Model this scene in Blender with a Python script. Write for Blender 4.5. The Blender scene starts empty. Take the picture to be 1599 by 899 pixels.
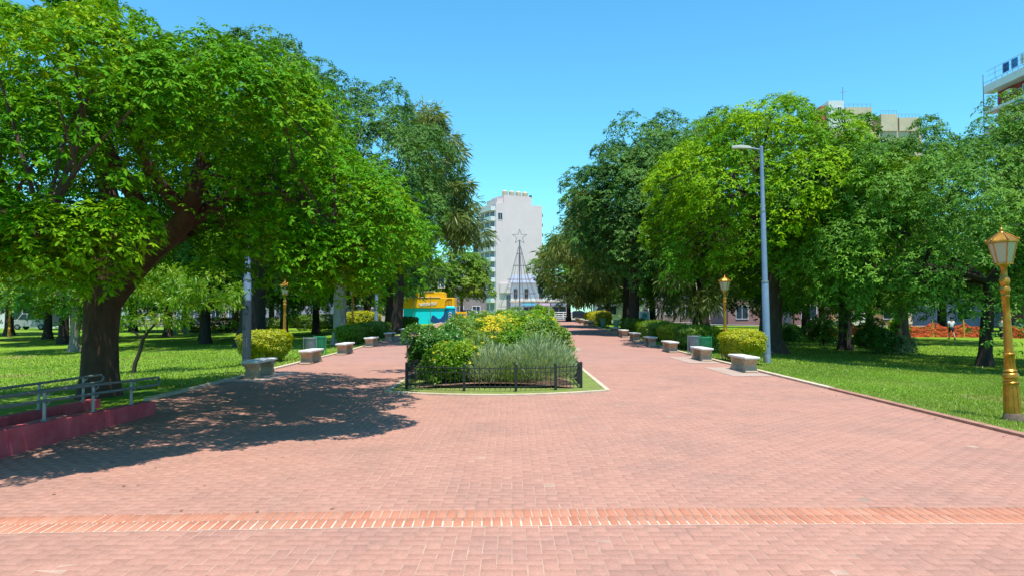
import bpy, bmesh, math, random
import numpy as np
from mathutils import Vector, Matrix

SC = bpy.context.scene
C = SC.collection
R = math.radians
random.seed(7)

# ------------------------------------------------------------------ camera, sky, sun, exposure
F = 1150.0
cam = bpy.data.cameras.new('camera')
cam.sensor_width = 36.0
cam.lens = 36.0 * F / 1599.0
cam.clip_start, cam.clip_end = 0.05, 3000
camo = bpy.data.objects.new('camera', cam)
C.objects.link(camo)
camo.location = (0, 0, 1.7)
camo.rotation_euler = (R(90 + 2.017), 0, 0)
SC.camera = camo

SUN_DIR = Vector((0.30, -0.78, 3.0)).normalized()          # towards the sun
w = bpy.data.worlds.new("World")
SC.world = w
w.use_nodes = True
nt = w.node_tree
nt.nodes.clear()
sky = nt.nodes.new('ShaderNodeTexSky')
sky.sky_type = 'NISHITA'
sky.sun_disc = False
sky.sun_elevation = math.asin(SUN_DIR.z)
sky.sun_rotation = math.atan2(SUN_DIR.x, SUN_DIR.y)
sky.altitude = 0
sky.air_density = 1.0
sky.dust_density = 0.3
sky.ozone_density = 1.0
hs = nt.nodes.new('ShaderNodeMix')
hs.data_type = 'RGBA'
hs.blend_type = 'MULTIPLY'
hs.inputs[0].default_value = 1.0
hs.inputs[7].default_value = (0.75, 1.05, 1.10, 1)
bg = nt.nodes.new('ShaderNodeBackground')
bg.inputs['Strength'].default_value = 0.13
wo = nt.nodes.new('ShaderNodeOutputWorld')
nt.links.new(sky.outputs[0], hs.inputs[6])
hsv = nt.nodes.new('ShaderNodeHueSaturation')
hsv.inputs['Saturation'].default_value = 1.08
gn = nt.nodes.new('ShaderNodeMix')
gn.data_type = 'RGBA'
gn.blend_type = 'MULTIPLY'
gn.inputs[0].default_value = 1.0
gn.inputs[7].default_value = (0.88, 1.21, 1.22, 1)
nt.links.new(hs.outputs[2], hsv.inputs['Color'])
nt.links.new(hsv.outputs[0], gn.inputs[6])
nt.links.new(gn.outputs[2], bg.inputs['Color'])
nt.links.new(bg.outputs[0], wo.inputs['Surface'])

sl = bpy.data.lights.new('sun', 'SUN')
sl.energy = 5.0
sl.angle = R(0.5)
sl.color = (1.0, 0.95, 0.86)
so = bpy.data.objects.new('sun', sl)
C.objects.link(so)
so.rotation_euler = (-SUN_DIR).to_track_quat('-Z', 'Y').to_euler()
so.location = (0, 0, 60)

SC.view_settings.view_transform = 'Standard'
SC.view_settings.look = 'None'
SC.view_settings.gamma = 1
SC.view_settings.use_curve_mapping = False
SC.view_settings.exposure = 0.50
SC.render.engine = 'CYCLES'
SC.cycles.max_bounces = 7
SC.cycles.diffuse_bounces = 3
SC.cycles.glossy_bounces = 3
SC.cycles.transmission_bounces = 5
SC.cycles.transparent_max_bounces = 6
SC.cycles.use_denoising = True


# ------------------------------------------------------------------ materials
MATS = {}


def mat(name, col, rough=0.6, var=0.12, scale=6.0, metal=0.0, bump=0.0, stretch=(1, 1, 1), spec=0.3, col2=None):
    if name in MATS:
        return MATS[name]
    m = bpy.data.materials.new(name)
    m.use_nodes = True
    t = m.node_tree
    b = t.nodes['Principled BSDF']
    b.inputs['Roughness'].default_value = rough
    b.inputs['Metallic'].default_value = metal
    b.inputs['Specular IOR Level'].default_value = spec
    tc = t.nodes.new('ShaderNodeTexCoord')
    mp = t.nodes.new('ShaderNodeMapping')
    mp.inputs['Scale'].default_value = stretch
    n = t.nodes.new('ShaderNodeTexNoise')
    n.inputs['Scale'].default_value = scale
    n.inputs['Detail'].default_value = 6
    n.inputs['Roughness'].default_value = 0.65
    rp = t.nodes.new('ShaderNodeValToRGB')
    c2 = col2 or tuple(min(1, c * (1 + var)) for c in col)
    rp.color_ramp.elements[0].position = 0.3
    rp.color_ramp.elements[1].position = 0.7
    rp.color_ramp.elements[0].color = (*[c * (1 - var) for c in col], 1)
    rp.color_ramp.elements[1].color = (*c2, 1)
    t.links.new(tc.outputs['Object'], mp.inputs[0])
    t.links.new(mp.outputs[0], n.inputs['Vector'])
    t.links.new(n.outputs[0], rp.inputs[0])
    t.links.new(rp.outputs[0], b.inputs['Base Color'])
    if bump:
        bp = t.nodes.new('ShaderNodeBump')
        bp.inputs['Strength'].default_value = bump
        bp.inputs['Distance'].default_value = 0.03
        t.links.new(n.outputs[0], bp.inputs['Height'])
        t.links.new(bp.outputs[0], b.inputs['Normal'])
    MATS[name] = m
    return m


def leaf_mat(name, dark, light, young, trans=0.32, rough=0.42, spec=0.35):
    """leaf colour: each leaf between dark and light, each spray of leaves between mature and young"""
    m = bpy.data.materials.new(name)
    m.use_nodes = True
    t = m.node_tree
    b = t.nodes['Principled BSDF']
    b.inputs['Roughness'].default_value = rough
    b.inputs['Specular IOR Level'].default_value = spec
    a = t.nodes.new('ShaderNodeAttribute')
    a.attribute_name = 'tint'
    sp = t.nodes.new('ShaderNodeSeparateColor')
    t.links.new(a.outputs['Color'], sp.inputs[0])
    m1 = t.nodes.new('ShaderNodeMix')
    m1.data_type = 'RGBA'
    m1.inputs[6].default_value = (*dark, 1)
    m1.inputs[7].default_value = (*light, 1)
    t.links.new(sp.outputs[0], m1.inputs[0])
    m2 = t.nodes.new('ShaderNodeMix')
    m2.data_type = 'RGBA'
    m2.inputs[7].default_value = (*young, 1)
    t.links.new(m1.outputs[2], m2.inputs[6])
    t.links.new(sp.outputs[1], m2.inputs[0])
    t.links.new(m2.outputs[2], b.inputs['Base Color'])
    tr = t.nodes.new('ShaderNodeBsdfTranslucent')
    g = t.nodes.new('ShaderNodeMix')
    g.data_type = 'RGBA'
    g.blend_type = 'MULTIPLY'
    g.inputs[0].default_value = 1
    g.inputs[7].default_value = (1.3, 1.15, 0.5, 1)
    t.links.new(m2.outputs[2], g.inputs[6])
    t.links.new(g.outputs[2], tr.inputs['Color'])
    mx = t.nodes.new('ShaderNodeMixShader')
    mx.inputs[0].default_value = trans
    t.links.new(b.outputs[0], mx.inputs[1])
    t.links.new(tr.outputs[0], mx.inputs[2])
    t.links.new(mx.outputs[0], t.nodes['Material Output'].inputs['Surface'])
    MATS[name] = m
    return m


def glass_mat(name, col, rough=0.08):
    m = bpy.data.materials.new(name)
    m.use_nodes = True
    b = m.node_tree.nodes['Principled BSDF']
    b.inputs['Base Color'].default_value = (*col, 1)
    b.inputs['Roughness'].default_value = rough
    b.inputs['Specular IOR Level'].default_value = 0.35
    MATS[name] = m
    return m


# ------------------------------------------------------------------ terrain height
def rise(y):
    y = np.asarray(y, float)
    return 0.0045 * np.clip(y, 0, 32) + 0.018 * np.clip(y - 32, 0, 43)


def gz(x, y):
    ax = np.abs(np.asarray(x, float))
    return rise(y) - 1.0 * (1 - np.exp(-np.clip(ax - 7.0, 0, None) / 14.0))


def G(x, y):
    return float(gz(x, y))


# ------------------------------------------------------------------ object helpers
class MB:
    """collects shapes; build() links them as ONE mesh object"""

    def __init__(self):
        self.v, self.f, self.mi = [], [], []

    def add(self, vs, fs, m=0):
        o = len(self.v)
        self.v += [tuple(p) for p in vs]
        for f in fs:
            self.f.append(tuple(i + o for i in f))
            self.mi.append(m)
        return self

    def box(self, x0, x1, y0, y1, z0, z1, m=0):
        vs = [(x0, y0, z0), (x1, y0, z0), (x1, y1, z0), (x0, y1, z0), (x0, y0, z1), (x1, y0, z1), (x1, y1, z1), (x0, y1, z1)]
        fs = [(0, 3, 2, 1), (4, 5, 6, 7), (0, 1, 5, 4), (1, 2, 6, 5), (2, 3, 7, 6), (3, 0, 4, 7)]
        return self.add(vs, fs, m)

    def tube(self, pts, radii, n=8, m=0, caps=True):
        pts = [Vector(p) for p in pts]
        k = len(pts)
        if not hasattr(radii, '__len__'):
            radii = [radii] * k
        vs, fs = [], []
        prev = None
        for i in range(k):
            t = (pts[min(i + 1, k - 1)] - pts[max(i - 1, 0)])
            t = t.normalized() if t.length > 1e-9 else Vector((0, 0, 1))
            if prev is None:
                a = Vector((1, 0, 0)) if abs(t.x) < 0.9 else Vector((0, 1, 0))
                u = t.cross(a).normalized()
            else:
                u = (prev - t * prev.dot(t))
                u = u.normalized() if u.length > 1e-6 else t.orthogonal().normalized()
            prev = u
            v = t.cross(u)
            for j in range(n):
                an = 2 * math.pi * j / n
                vs.append(pts[i] + (u * math.cos(an) + v * math.sin(an)) * radii[i])
        for i in range(k - 1):
            for j in range(n):
                a, b = i * n + j, i * n + (j + 1) % n
                fs.append((a, b, b + n, a + n))
        if caps:
            fs.append(tuple(reversed(range(n))))
            fs.append(tuple(range((k - 1) * n, k * n)))
        return self.add(vs, fs, m)

    def lathe(self, prof, n=12, o=(0, 0, 0), m=0, rot=0.0, sx=1.0, sy=1.0):
        vs, fs = [], []
        for r, z in prof:
            for j in range(n):
                an = 2 * math.pi * j / n + rot
                vs.append((o[0] + r * math.cos(an) * sx, o[1] + r * math.sin(an) * sy, o[2] + z))
        k = len(prof)
        for i in range(k - 1):
            for j in range(n):
                a, b = i * n + j, i * n + (j + 1) % n
                fs.append((a, b, b + n, a + n))
        fs.append(tuple(reversed(range(n))))
        fs.append(tuple(range((k - 1) * n, k * n)))
        return self.add(vs, fs, m)

    def prism(self, poly, a0, a1, axis='x', m=0):
        """poly: points in the other two axes, extruded along axis"""
        def P(p, a):
            return {'x': (a, p[0], p[1]), 'y': (p[0], a, p[1]), 'z': (p[0], p[1], a)}[axis]
        n = len(poly)
        vs = [P(p, a0) for p in poly] + [P(p, a1) for p in poly]
        fs = [tuple(reversed(range(n))), tuple(range(n, 2 * n))]
        for i in range(n):
            j = (i + 1) % n
            fs.append((i, j, j + n, i + n))
        return self.add(vs, fs, m)

    def mesh(self, name, mats, smooth=False):
        me = bpy.data.meshes.new(name)
        me.from_pydata([tuple(p) for p in self.v], [], self.f)
        for m in (mats if isinstance(mats, (list, tuple)) else [mats]):
            me.materials.append(m)
        me.polygons.foreach_set('material_index', self.mi)
        if smooth:
            me.polygons.foreach_set('use_smooth', [True] * len(self.f))
        bm = bmesh.new()
        bm.from_mesh(me)
        bmesh.ops.recalc_face_normals(bm, faces=bm.faces)
        bm.to_mesh(me)
        bm.free()
        me.update()
        return me

    def build(self, name, mats, parent=None, smooth=False, bevel=0.0):
        o = bpy.data.objects.new(name, self.mesh(name, mats, smooth))
        C.objects.link(o)
        if parent is not None:
            o.parent = parent
        if smooth == 'auto' or (smooth and bevel == 0):
            try:
                o.data.set_sharp_from_angle(angle=R(40))
            except Exception:
                pass
        if bevel:
            md = o.modifiers.new('edge', 'BEVEL')
            md.width = bevel
            md.segments = 2
            md.limit_method = 'ANGLE'
        return o


def tag(o, label=None, cat=None, group=None, kind=None):
    if label:
        o['label'] = label
    if cat:
        o['category'] = cat
    if group:
        o['group'] = group
    if kind:
        o['kind'] = kind
    return o


def thing(name, label, cat, loc=(0, 0, 0), rotz=0.0, group=None):
    o = bpy.data.objects.new(name, None)
    o.empty_display_size = 0.3
    C.objects.link(o)
    o.location = loc
    o.rotation_euler = (0, 0, rotz)
    return tag(o, label, cat, group)


def kids(o):
    return [c for c in bpy.data.objects if c.parent == o]


def dup(root, loc, rotz, label, group=None, scale=1.0):
    ch1 = list(root.children)
    r = root.copy()
    C.objects.link(r)
    r.location = loc
    r.rotation_euler = (0, 0, rotz)
    r.scale = (scale, scale, scale) if not hasattr(scale, '__len__') else scale
    r['label'] = label
    if group:
        r['group'] = group
    for c in ch1:
        k = c.copy()
        C.objects.link(k)
        k.parent = r
        for d in list(c.children):
            e = d.copy()
            C.objects.link(e)
            e.parent = k
    return r


def np_mesh(name, V, Fa, material, tint=None):
    """V (n,3), Fa (m,k) fixed face size"""
    me = bpy.data.meshes.new(name)
    n, (m, k) = len(V), Fa.shape
    me.vertices.add(n)
    me.vertices.foreach_set('co', np.ascontiguousarray(V, np.float32).ravel())
    me.loops.add(m * k)
    me.loops.foreach_set('vertex_index', np.ascontiguousarray(Fa, np.int32).ravel())
    me.polygons.add(m)
    me.polygons.foreach_set('loop_start', np.arange(0, m * k, k, dtype=np.int32))
    me.update(calc_edges=True)
    if tint is not None:
        at = me.attributes.new('tint', 'FLOAT_COLOR', 'POINT')
        at.data.foreach_set('color', np.ascontiguousarray(tint, np.float32).ravel())
    me.materials.append(material)
    return me


def np_obj(name, V, Fa, material, tint=None, parent=None):
    o = bpy.data.objects.new(name, np_mesh(name, V, Fa, material, tint))
    C.objects.link(o)
    if parent is not None:
        o.parent = parent
    return o


# ------------------------------------------------------------------ plain materials
conc = mat('pale_concrete', (0.42, 0.37, 0.32), 0.85, 0.15, 5, bump=0.25)
conc_white = mat('whitewashed_slab', (0.62, 0.60, 0.57), 0.7, 0.10, 7, bump=0.15)
bench_leg = mat('tan_cement', (0.40, 0.29, 0.20), 0.85, 0.2, 6, bump=0.3)
kerb_cream = mat('cream_kerb', (0.50, 0.40, 0.29), 0.85, 0.2, 5, bump=0.2)
kerb_brick = mat('brick_kerb', (0.33, 0.17, 0.12), 0.85, 0.25, 6, bump=0.2)
gold = mat('gold_paint', (0.40, 0.19, 0.024), 0.36, 0.34, 7, metal=0.65, bump=0.12, spec=0.5)
gold_dk = mat('worn_plinth', (0.14, 0.095, 0.07), 0.7, 0.3, 12, bump=0.2)
milk_glass = glass_mat('clouded_glass', (0.42, 0.37, 0.27), 0.25)
blue_pole = mat('blue_grey_paint', (0.17, 0.24, 0.36), 0.5, 0.12, 5, metal=0.1)
dark_pole = mat('dark_blue_paint', (0.035, 0.05, 0.075), 0.5, 0.2, 5)
grey_metal = mat('galvanised_steel', (0.25, 0.28, 0.31), 0.42, 0.12, 8, metal=0.6)
lamp_head = mat('lamp_housing', (0.50, 0.49, 0.46), 0.45, 0.08, 6)
iron = mat('black_iron', (0.022, 0.025, 0.025), 0.5, 0.25, 10)
red_wall = mat('red_masonry_paint', (0.56, 0.060, 0.085), 0.8, 0.25, 3.2, bump=0.35, col2=(0.64, 0.11, 0.13))
bin_green = mat('green_bin', (0.035, 0.26, 0.13), 0.5, 0.15, 6)
bin_grey = mat('grey_bin', (0.20, 0.24, 0.26), 0.55, 0.15, 6)
bin_pale = mat('pale_green_bin', (0.16, 0.36, 0.24), 0.55, 0.15, 6)
black = mat('black_rubber', (0.02, 0.02, 0.02), 0.7)
soil = mat('dry_soil', (0.22, 0.13, 0.085), 0.95, 0.35, 4, bump=0.5)
white_paint = mat('white_paint', (0.72, 0.71, 0.69), 0.6, 0.06, 2)
white_stucco = mat('white_stucco', (0.66, 0.65, 0.64), 0.85, 0.10, 0.7)
cream_stucco = mat('cream_stucco', (0.55, 0.45, 0.31), 0.85, 0.10, 0.5)
grey_stucco = mat('grey_stucco', (0.34, 0.35, 0.37), 0.85, 0.12, 0.5)
pink_stucco = mat('pink_stucco', (0.34, 0.19, 0.17), 0.85, 0.14, 0.5)
tower_wall = mat('party_wall_render', (0.65, 0.525, 0.52), 0.9, 0.06, 0.22)
glass_dk = glass_mat('dark_window_glass', (0.03, 0.045, 0.07), 0.2)
glass_sky = glass_mat('bluish_window_glass', (0.12, 0.17, 0.24), 0.12)
asphalt = mat('asphalt', (0.055, 0.055, 0.058), 0.9, 0.2, 3)
cyan_paint = mat('cyan_mural_paint', (0.006, 0.74, 0.90), 0.6, 0.03, 1.5)
navy_paint = mat('navy_mural_paint', (0.01, 0.07, 0.24), 0.6, 0.08, 1.5)
yellow_paint = mat('yellow_paint', (0.86, 0.47, 0.005), 0.55, 0.05, 1.5)
orange_net = mat('orange_plastic_net', (0.60, 0.085, 0.02), 0.6, 0.15, 5)

BARK = mat('brown_bark', (0.075, 0.052, 0.040), 0.95, 0.35, 7, bump=0.8, stretch=(1, 1, 0.25))
BARK_RED = mat('reddish_bark', (0.085, 0.048, 0.034), 0.95, 0.35, 6, bump=0.8, stretch=(1, 1, 0.3))
BARK_GREY = mat('pale_grey_bark', (0.27, 0.235, 0.19), 0.95, 0.3, 5, bump=0.7, stretch=(1, 1, 0.25))
BARK_DK = mat('dark_bark', (0.045, 0.035, 0.030), 0.95, 0.35, 7, bump=0.8, stretch=(1, 1, 0.25))

LF_BRIGHT = leaf_mat('bright_green_leaf', (0.036, 0.160, 0.001), (0.082, 0.265, 0.001), (0.27, 0.40, 0.002), 0.20, 0.6, 0.10)
LF_YELLOW = leaf_mat('yellow_green_leaf', (0.045, 0.17, 0.008), (0.095, 0.26, 0.006), (0.24, 0.41, 0.001), 0.24, 0.6, 0.10)
LF_BLUE = leaf_mat('blue_green_leaf', (0.034, 0.108, 0.020), (0.070, 0.18, 0.028), (0.12, 0.25, 0.028), 0.2, 0.55, 0.18)
LF_DEEP = leaf_mat('deep_green_leaf', (0.038, 0.125, 0.012), (0.082, 0.21, 0.016), (0.14, 0.30, 0.02), 0.22, 0.55, 0.18)
LF_OLIVE = leaf_mat('olive_needle', (0.055, 0.115, 0.022), (0.12, 0.19, 0.035), (0.22, 0.27, 0.045), 0.25)
LF_LIME = leaf_mat('lime_leaf', (0.060, 0.20, 0.008), (0.13, 0.30, 0.010), (0.26, 0.38, 0.012), 0.38)
LF_HEDGE = leaf_mat('golden_hedge_leaf', (0.10, 0.22, 0.003), (0.28, 0.36, 0.003), (0.54, 0.48, 0.004), 0.3)
LF_HEDGE_G = leaf_mat('green_hedge_leaf', (0.045, 0.14, 0.008), (0.10, 0.22, 0.008), (0.22, 0.31, 0.008), 0.28)
LF_SILVER = leaf_mat('silver_leaf', (0.20, 0.30, 0.12), (0.34, 0.43, 0.21), (0.40, 0.47, 0.28), 0.25)
LF_FLOWER = leaf_mat('yellow_petal', (0.55, 0.45, 0.003), (0.75, 0.62, 0.004), (0.75, 0.52, 0.003), 0.3)
LF_GRASS = leaf_mat('grass_blade', (0.105, 0.205, 0.014), (0.215, 0.335, 0.032), (0.40, 0.40, 0.12), 0.35)


# ------------------------------------------------------------------ leaves
def unit(a):
    return a / np.maximum(np.linalg.norm(a, axis=1, keepdims=True), 1e-9)


def frame_of(axis):
    ref = np.where(np.abs(axis[:, :1]) < 0.9, np.array([[1., 0, 0]]), np.array([[0, 1., 0]]))
    u = unit(np.cross(axis, ref))
    return u, np.cross(axis, u)


def make_leaves(base, ldir, axis, L, W, tint_c, rng, fold=0.25):
    """one folded diamond of two triangles per leaf"""
    n = len(base)
    side = unit(np.cross(ldir, axis)) * (W[:, None] / 2)
    nrm = unit(np.cross(side, ldir))
    tip = base + ldir * L[:, None] - np.array([[0, 0, 1]]) * (L[:, None] * 0.12)
    mid = base + ldir * (L[:, None] * 0.5)
    dn = nrm * (W[:, None] * fold)
    V = np.stack([base, mid + side - dn, tip, mid - side - dn], 1).reshape(-1, 3)
    i = np.arange(n)[:, None] * 4
    Fa = np.concatenate([i + np.array([[0, 1, 2]]), i + np.array([[0, 2, 3]])], 1).reshape(-1, 3)
    t = np.zeros((n, 4))
    t[:, 0] = rng.random(n)
    t[:, 1] = np.clip(tint_c + rng.normal(0, 0.10, n), 0, 1)
    t[:, 3] = 1
    return V, Fa, np.repeat(t, 4, 0)


def rosettes(pos, axis, k, L, W, tint_c, rng, lift=-0.1, spread=0.5):
    """whorls of k leaves round each twig tip"""
    n = len(pos)
    u, v = frame_of(axis)
    B, D, A, LL, WW, T = [], [], [], [], [], []
    a0 = rng.random(n) * 6.28
    for j in range(k):
        an = a0 + 2 * math.pi * j / k + rng.normal(0, 0.25, n)
        rad = u * np.cos(an)[:, None] + v * np.sin(an)[:, None]
        d = unit(rad + axis * (lift + spread * rng.normal(0, 1, n))[:, None])
        B.append(pos + d * (L * 0.08))
        D.append(d)
        A.append(axis)
        s = rng.uniform(0.65, 1.2, n)
        LL.append(L * s)
        WW.append(W * s)
        T.append(tint_c)
    return make_leaves(np.concatenate(B), np.concatenate(D), np.concatenate(A), np.concatenate(LL), np.concatenate(WW),
                       np.concatenate(T), rng)


def clump_points(cl, per, rng, up=0.35, shell=0.55):
    """cl rows: x y z rx ry rz tint; leaves sit on the outer, mostly upper shell of every spray"""
    K = len(cl)
    idx = np.repeat(np.arange(K), per)
    n = len(idx)
    if cl.shape[1] < 10:
        d = unit(rng.normal(0, 1, (n, 3)) + np.array([[0, 0, up]]))
        r = shell + (1 - shell) * rng.random(n) ** 0.6
        r = r * (1 + 0.18 * rng.normal(0, 1, n))
        return cl[idx, :3] + d * cl[idx, 3:6] * r[:, None], d, cl[idx, 6]
    # a cushion of leaves on the sunny side of every spray, facing out and up
    nc = cl[idx, 7:10]
    u, v = frame_of(nc)
    a = rng.random(n) * 6.28
    r = np.sqrt(rng.random(n)) * (1 + 0.10 * np.sin(a * 3 + cl[idx, 0] * 7) + 0.08 * np.sin(a * 5 + cl[idx, 1] * 5))
    h = np.sqrt(np.clip(1 - r * r, 0, 1))
    h = np.where(rng.random(n) < 0.82, h * rng.uniform(0.75, 1.1, n), -0.5 * rng.random(n))
    q = u * (np.cos(a) * r)[:, None] + v * (np.sin(a) * r)[:, None]
    p = cl[idx, :3] + q * cl[idx, 3:4] + nc * (h * cl[idx, 5])[:, None] + rng.normal(0, 0.05, (n, 3)) * cl[idx, 3:4]
    p[:, 2] -= 0.28 * cl[idx, 3] * r ** 2
    return p, unit(q * 0.9 + nc * (np.abs(h) + 0.35)[:, None]), cl[idx, 6]


def dome_clumps(rng, c, R3, K, size, flat=0.55, zmin=-0.35, inner=0.15, tint=(0.1, 0.25), jitter=0.12, lump=0.18):
    """sprays spread over the crown's outline with some inside it; an uneven outline from a few low-frequency lumps"""
    i = np.arange(K) + 0.5
    z = zmin + (1 - zmin) * (1 - i / K)
    th = i * 2.399963 + rng.random() * 6
    s = np.sqrt(np.clip(1 - z * z, 0, 1))
    d = np.stack([s * np.cos(th), s * np.sin(th), z], 1)
    ph = rng.random(6) * 6.28
    a = np.arctan2(d[:, 1], d[:, 0])
    l = 1 + lump * (np.sin(3 * a + ph[0] + 2 * z) * 0.5 + np.sin(5 * a + ph[1] - 3 * z) * 0.35 + np.sin(7 * z + ph[2] + a) * 0.4)
    rr = l * (1 - inner * rng.random(K) ** 2 * 2.2) * (1 + jitter * rng.normal(0, 1, K) * 0.6)
    p = np.array(c)[None] + d * np.array(R3)[None] * rr[:, None]
    sz = size * rng.uniform(0.6, 1.3, K)
    t = np.clip(tint[0] + tint[1] * rng.normal(0, 1, K), 0, 1)
    nc = unit(d * np.array([[0.75, 0.75, 0.35]]) + np.array([[0, 0, 0.75]]) + rng.normal(0, 0.15, (K, 3)))
    return np.concatenate([np.stack([p[:, 0], p[:, 1], p[:, 2], sz, sz, sz * flat, t], 1), nc], 1)


def limbs(mb, rng, base, trunk_top, r_base, r_top, clumps, n_prim, n_sec, lean=(0, 0), n=9, flare=1.5):
    base = np.array(base, float)
    top = np.array(trunk_top, float)
    mid = (base + top) / 2 + np.array([lean[0], lean[1], 0])
    pts, rad = [], []
    for t in np.linspace(0, 1, 7):
        pts.append((1 - t) ** 2 * base + 2 * t * (1 - t) * mid + t * t * top)
        rad.append(r_base + (r_top - r_base) * t + (flare - 1) * r_base * max(0, 1 - t * 5) ** 2)
    pts[0] = pts[0] - np.array([0, 0, 0.15])
    mb.tube(pts, rad, n)
    K = len(clumps)
    order = rng.permutation(K)[:n_prim]
    ends = []
    for q in order:
        e = top + (clumps[q, :3] - top) * 0.72
        m1 = top + (e - top) * 0.45 + np.array([0, 0, 0.12 * np.linalg.norm(e - top)]) + rng.normal(0, 0.06, 3) * np.linalg.norm(e - top)
        P, Rr = [], []
        for t in np.linspace(0, 1, 6):
            P.append((1 - t) ** 2 * (top - np.array([0, 0, r_top * 0.6])) + 2 * t * (1 - t) * m1 + t * t * e)
            Rr.append(r_top * (0.62 * (1 - t) + 0.16 * t))
        mb.tube(P, Rr, max(5, n - 2))
        ends.append((np.array(P[3]), np.array(P[4]), np.array(P[5])))
    for q in rng.permutation(K)[:n_sec]:
        c = clumps[q, :3]
        best = min(range(len(ends)), key=lambda k: np.linalg.norm(ends[k][1] - c))
        s = ends[best][rng.integers(0, 3)]
        m1 = (s + c) / 2 + rng.normal(0, 0.08, 3) * np.linalg.norm(c - s)
        P = [(1 - t) ** 2 * s + 2 * t * (1 - t) * m1 + t * t * c for t in np.linspace(0, 1, 4)]
        mb.tube(P, [r_top * 0.17, r_top * 0.12, r_top * 0.08, r_top * 0.04], 5, caps=False)


def make_tree(name, label, x, y, trunk_top, r0, r1, clumps, leaf, per, k, L, W, bark=BARK, seed=1, n_prim=6, n_sec=20,
              group=None, up=0.35, lift=-0.3, lean=(0, 0), flare=1.5, shell=0.55, ground=None, spread=0.3):
    """clumps and trunk_top are given relative to the foot of the trunk"""
    rng = np.random.default_rng(seed)
    z0 = G(x, y) if ground is None else ground
    t = thing(name, label, 'tree', (x, y, z0), 0, group)
    mb = MB()
    limbs(mb, rng, (0, 0, 0), trunk_top, r0, r1, clumps, n_prim, n_sec, lean, flare=flare)
    mb.build('trunk', bark, t, smooth=True)
    p, d, tc = clump_points(clumps, int(per * 1.75), rng, up, shell)
    ax = unit(d * 0.75 + np.array([[0, 0, 0.55]]) + rng.normal(0, 0.22, p.shape))
    V, Fa, ti = rosettes(p, ax, k, L * 0.60, W * 0.70, tc, rng, lift, spread)
    cr = np_obj('crown', V, Fa, leaf, ti, t)
    return t, cr


def plume_leaves(clumps, per, L, W, rng, droop=0.6):
    """long thin drooping needles fanning out of each spray (casuarina, pine)"""
    p, d, tc = clump_points(clumps, per, rng, 0.0, 0.2)
    ld = unit(d * 0.8 + np.array([[0, 0, -droop]]) + rng.normal(0, 0.35, p.shape))
    n = len(p)
    s = rng.uniform(0.6, 1.3, n)
    ax = unit(rng.normal(0, 1, (n, 3)))
    return make_leaves(p, ld, ax, L * s, W * s, tc, rng, 0.0)


# ------------------------------------------------------------------ ground, lawn, path
def build_ground():
    xs = np.unique(np.concatenate([np.linspace(-420, -60, 19), np.linspace(-60, -8, 40), [-7.4, -7.0, -6.86, -6.80], np.linspace(-6, 6, 5),
                                   [6.80, 6.86, 7.0, 7.4], np.linspace(8, 60, 40), np.linspace(60, 420, 19)]))
    ys = np.unique(np.concatenate([np.linspace(-60, 0, 7), np.linspace(0, 120, 61), np.linspace(120, 1500, 24)]))
    X, Y = np.meshgrid(xs, ys)
    Z = gz(X, Y)
    Z = np.where(np.abs(X) < 6.83, Z - 0.06, Z + 0.012 * np.sin(X * 0.9) * np.cos(Y * 0.7))
    n, m = X.shape
    i = np.arange(n * m).reshape(n, m)
    Fa = np.stack([i[:-1, :-1], i[:-1, 1:], i[1:, 1:], i[1:, :-1]], -1).reshape(-1, 4)
    g = bpy.data.materials.new('lawn_grass')
    g.use_nodes = True
    t = g.node_tree
    b = t.nodes['Principled BSDF']
    b.inputs['Roughness'].default_value = 0.9
    b.inputs['Specular IOR Level'].default_value = 0.1
    geo = t.nodes.new('ShaderNodeNewGeometry')
    n1 = t.nodes.new('ShaderNodeTexNoise')
    n1.inputs['Scale'].default_value = 0.22
    n1.inputs['Detail'].default_value = 5
    n2 = t.nodes.new('ShaderNodeTexNoise')
    n2.inputs['Scale'].default_value = 9
    n2.inputs['Detail'].default_value = 7
    n2.inputs['Roughness'].default_value = 0.8
    r1 = t.nodes.new('ShaderNodeValToRGB')
    r1.color_ramp.elements[0].position = 0.36
    r1.color_ramp.elements[1].position = 0.66
    r1.color_ramp.elements[0].color = (0.20, 0.31, 0.03, 1)
    r1.color_ramp.elements[1].color = (0.135, 0.27, 0.018, 1)
    e = r1.color_ramp.elements.new(0.32)
    e.color = (0.27, 0.24, 0.09, 1)
    r2 = t.nodes.new('ShaderNodeValToRGB')
    r2.color_ramp.elements[0].position = 0.3
    r2.color_ramp.elements[1].position = 0.7
    r2.color_ramp.elements[0].color = (0.55, 0.62, 0.5, 1)
    r2.color_ramp.elements[1].color = (1.15, 1.12, 1.1, 1)
    mx = t.nodes.new('ShaderNodeMix')
    mx.data_type = 'RGBA'
    mx.blend_type = 'MULTIPLY'
    mx.inputs[0].default_value = 1
    for nn, rr in ((n1, r1), (n2, r2)):
        t.links.new(geo.outputs['Position'], nn.inputs['Vector'])
        t.links.new(nn.outputs[0], rr.inputs[0])
    t.links.new(r1.outputs[0], mx.inputs[6])
    t.links.new(r2.outputs[0], mx.inputs[7])
    t.links.new(mx.outputs[2], b.inputs['Base Color'])
    bp = t.nodes.new('ShaderNodeBump')
    bp.inputs['Strength'].default_value = 0.6
    bp.inputs['Distance'].default_value = 0.05
    t.links.new(n2.outputs[0], bp.inputs['Height'])
    t.links.new(bp.outputs[0], b.inputs['Normal'])
    o = np_obj('lawn', np.stack([X, Y, Z], -1).reshape(-1, 3), Fa, g)
    o.data.polygons.foreach_set('use_smooth', [True] * len(o.data.polygons))
    tag(o, kind='structure')


build_ground()


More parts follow.
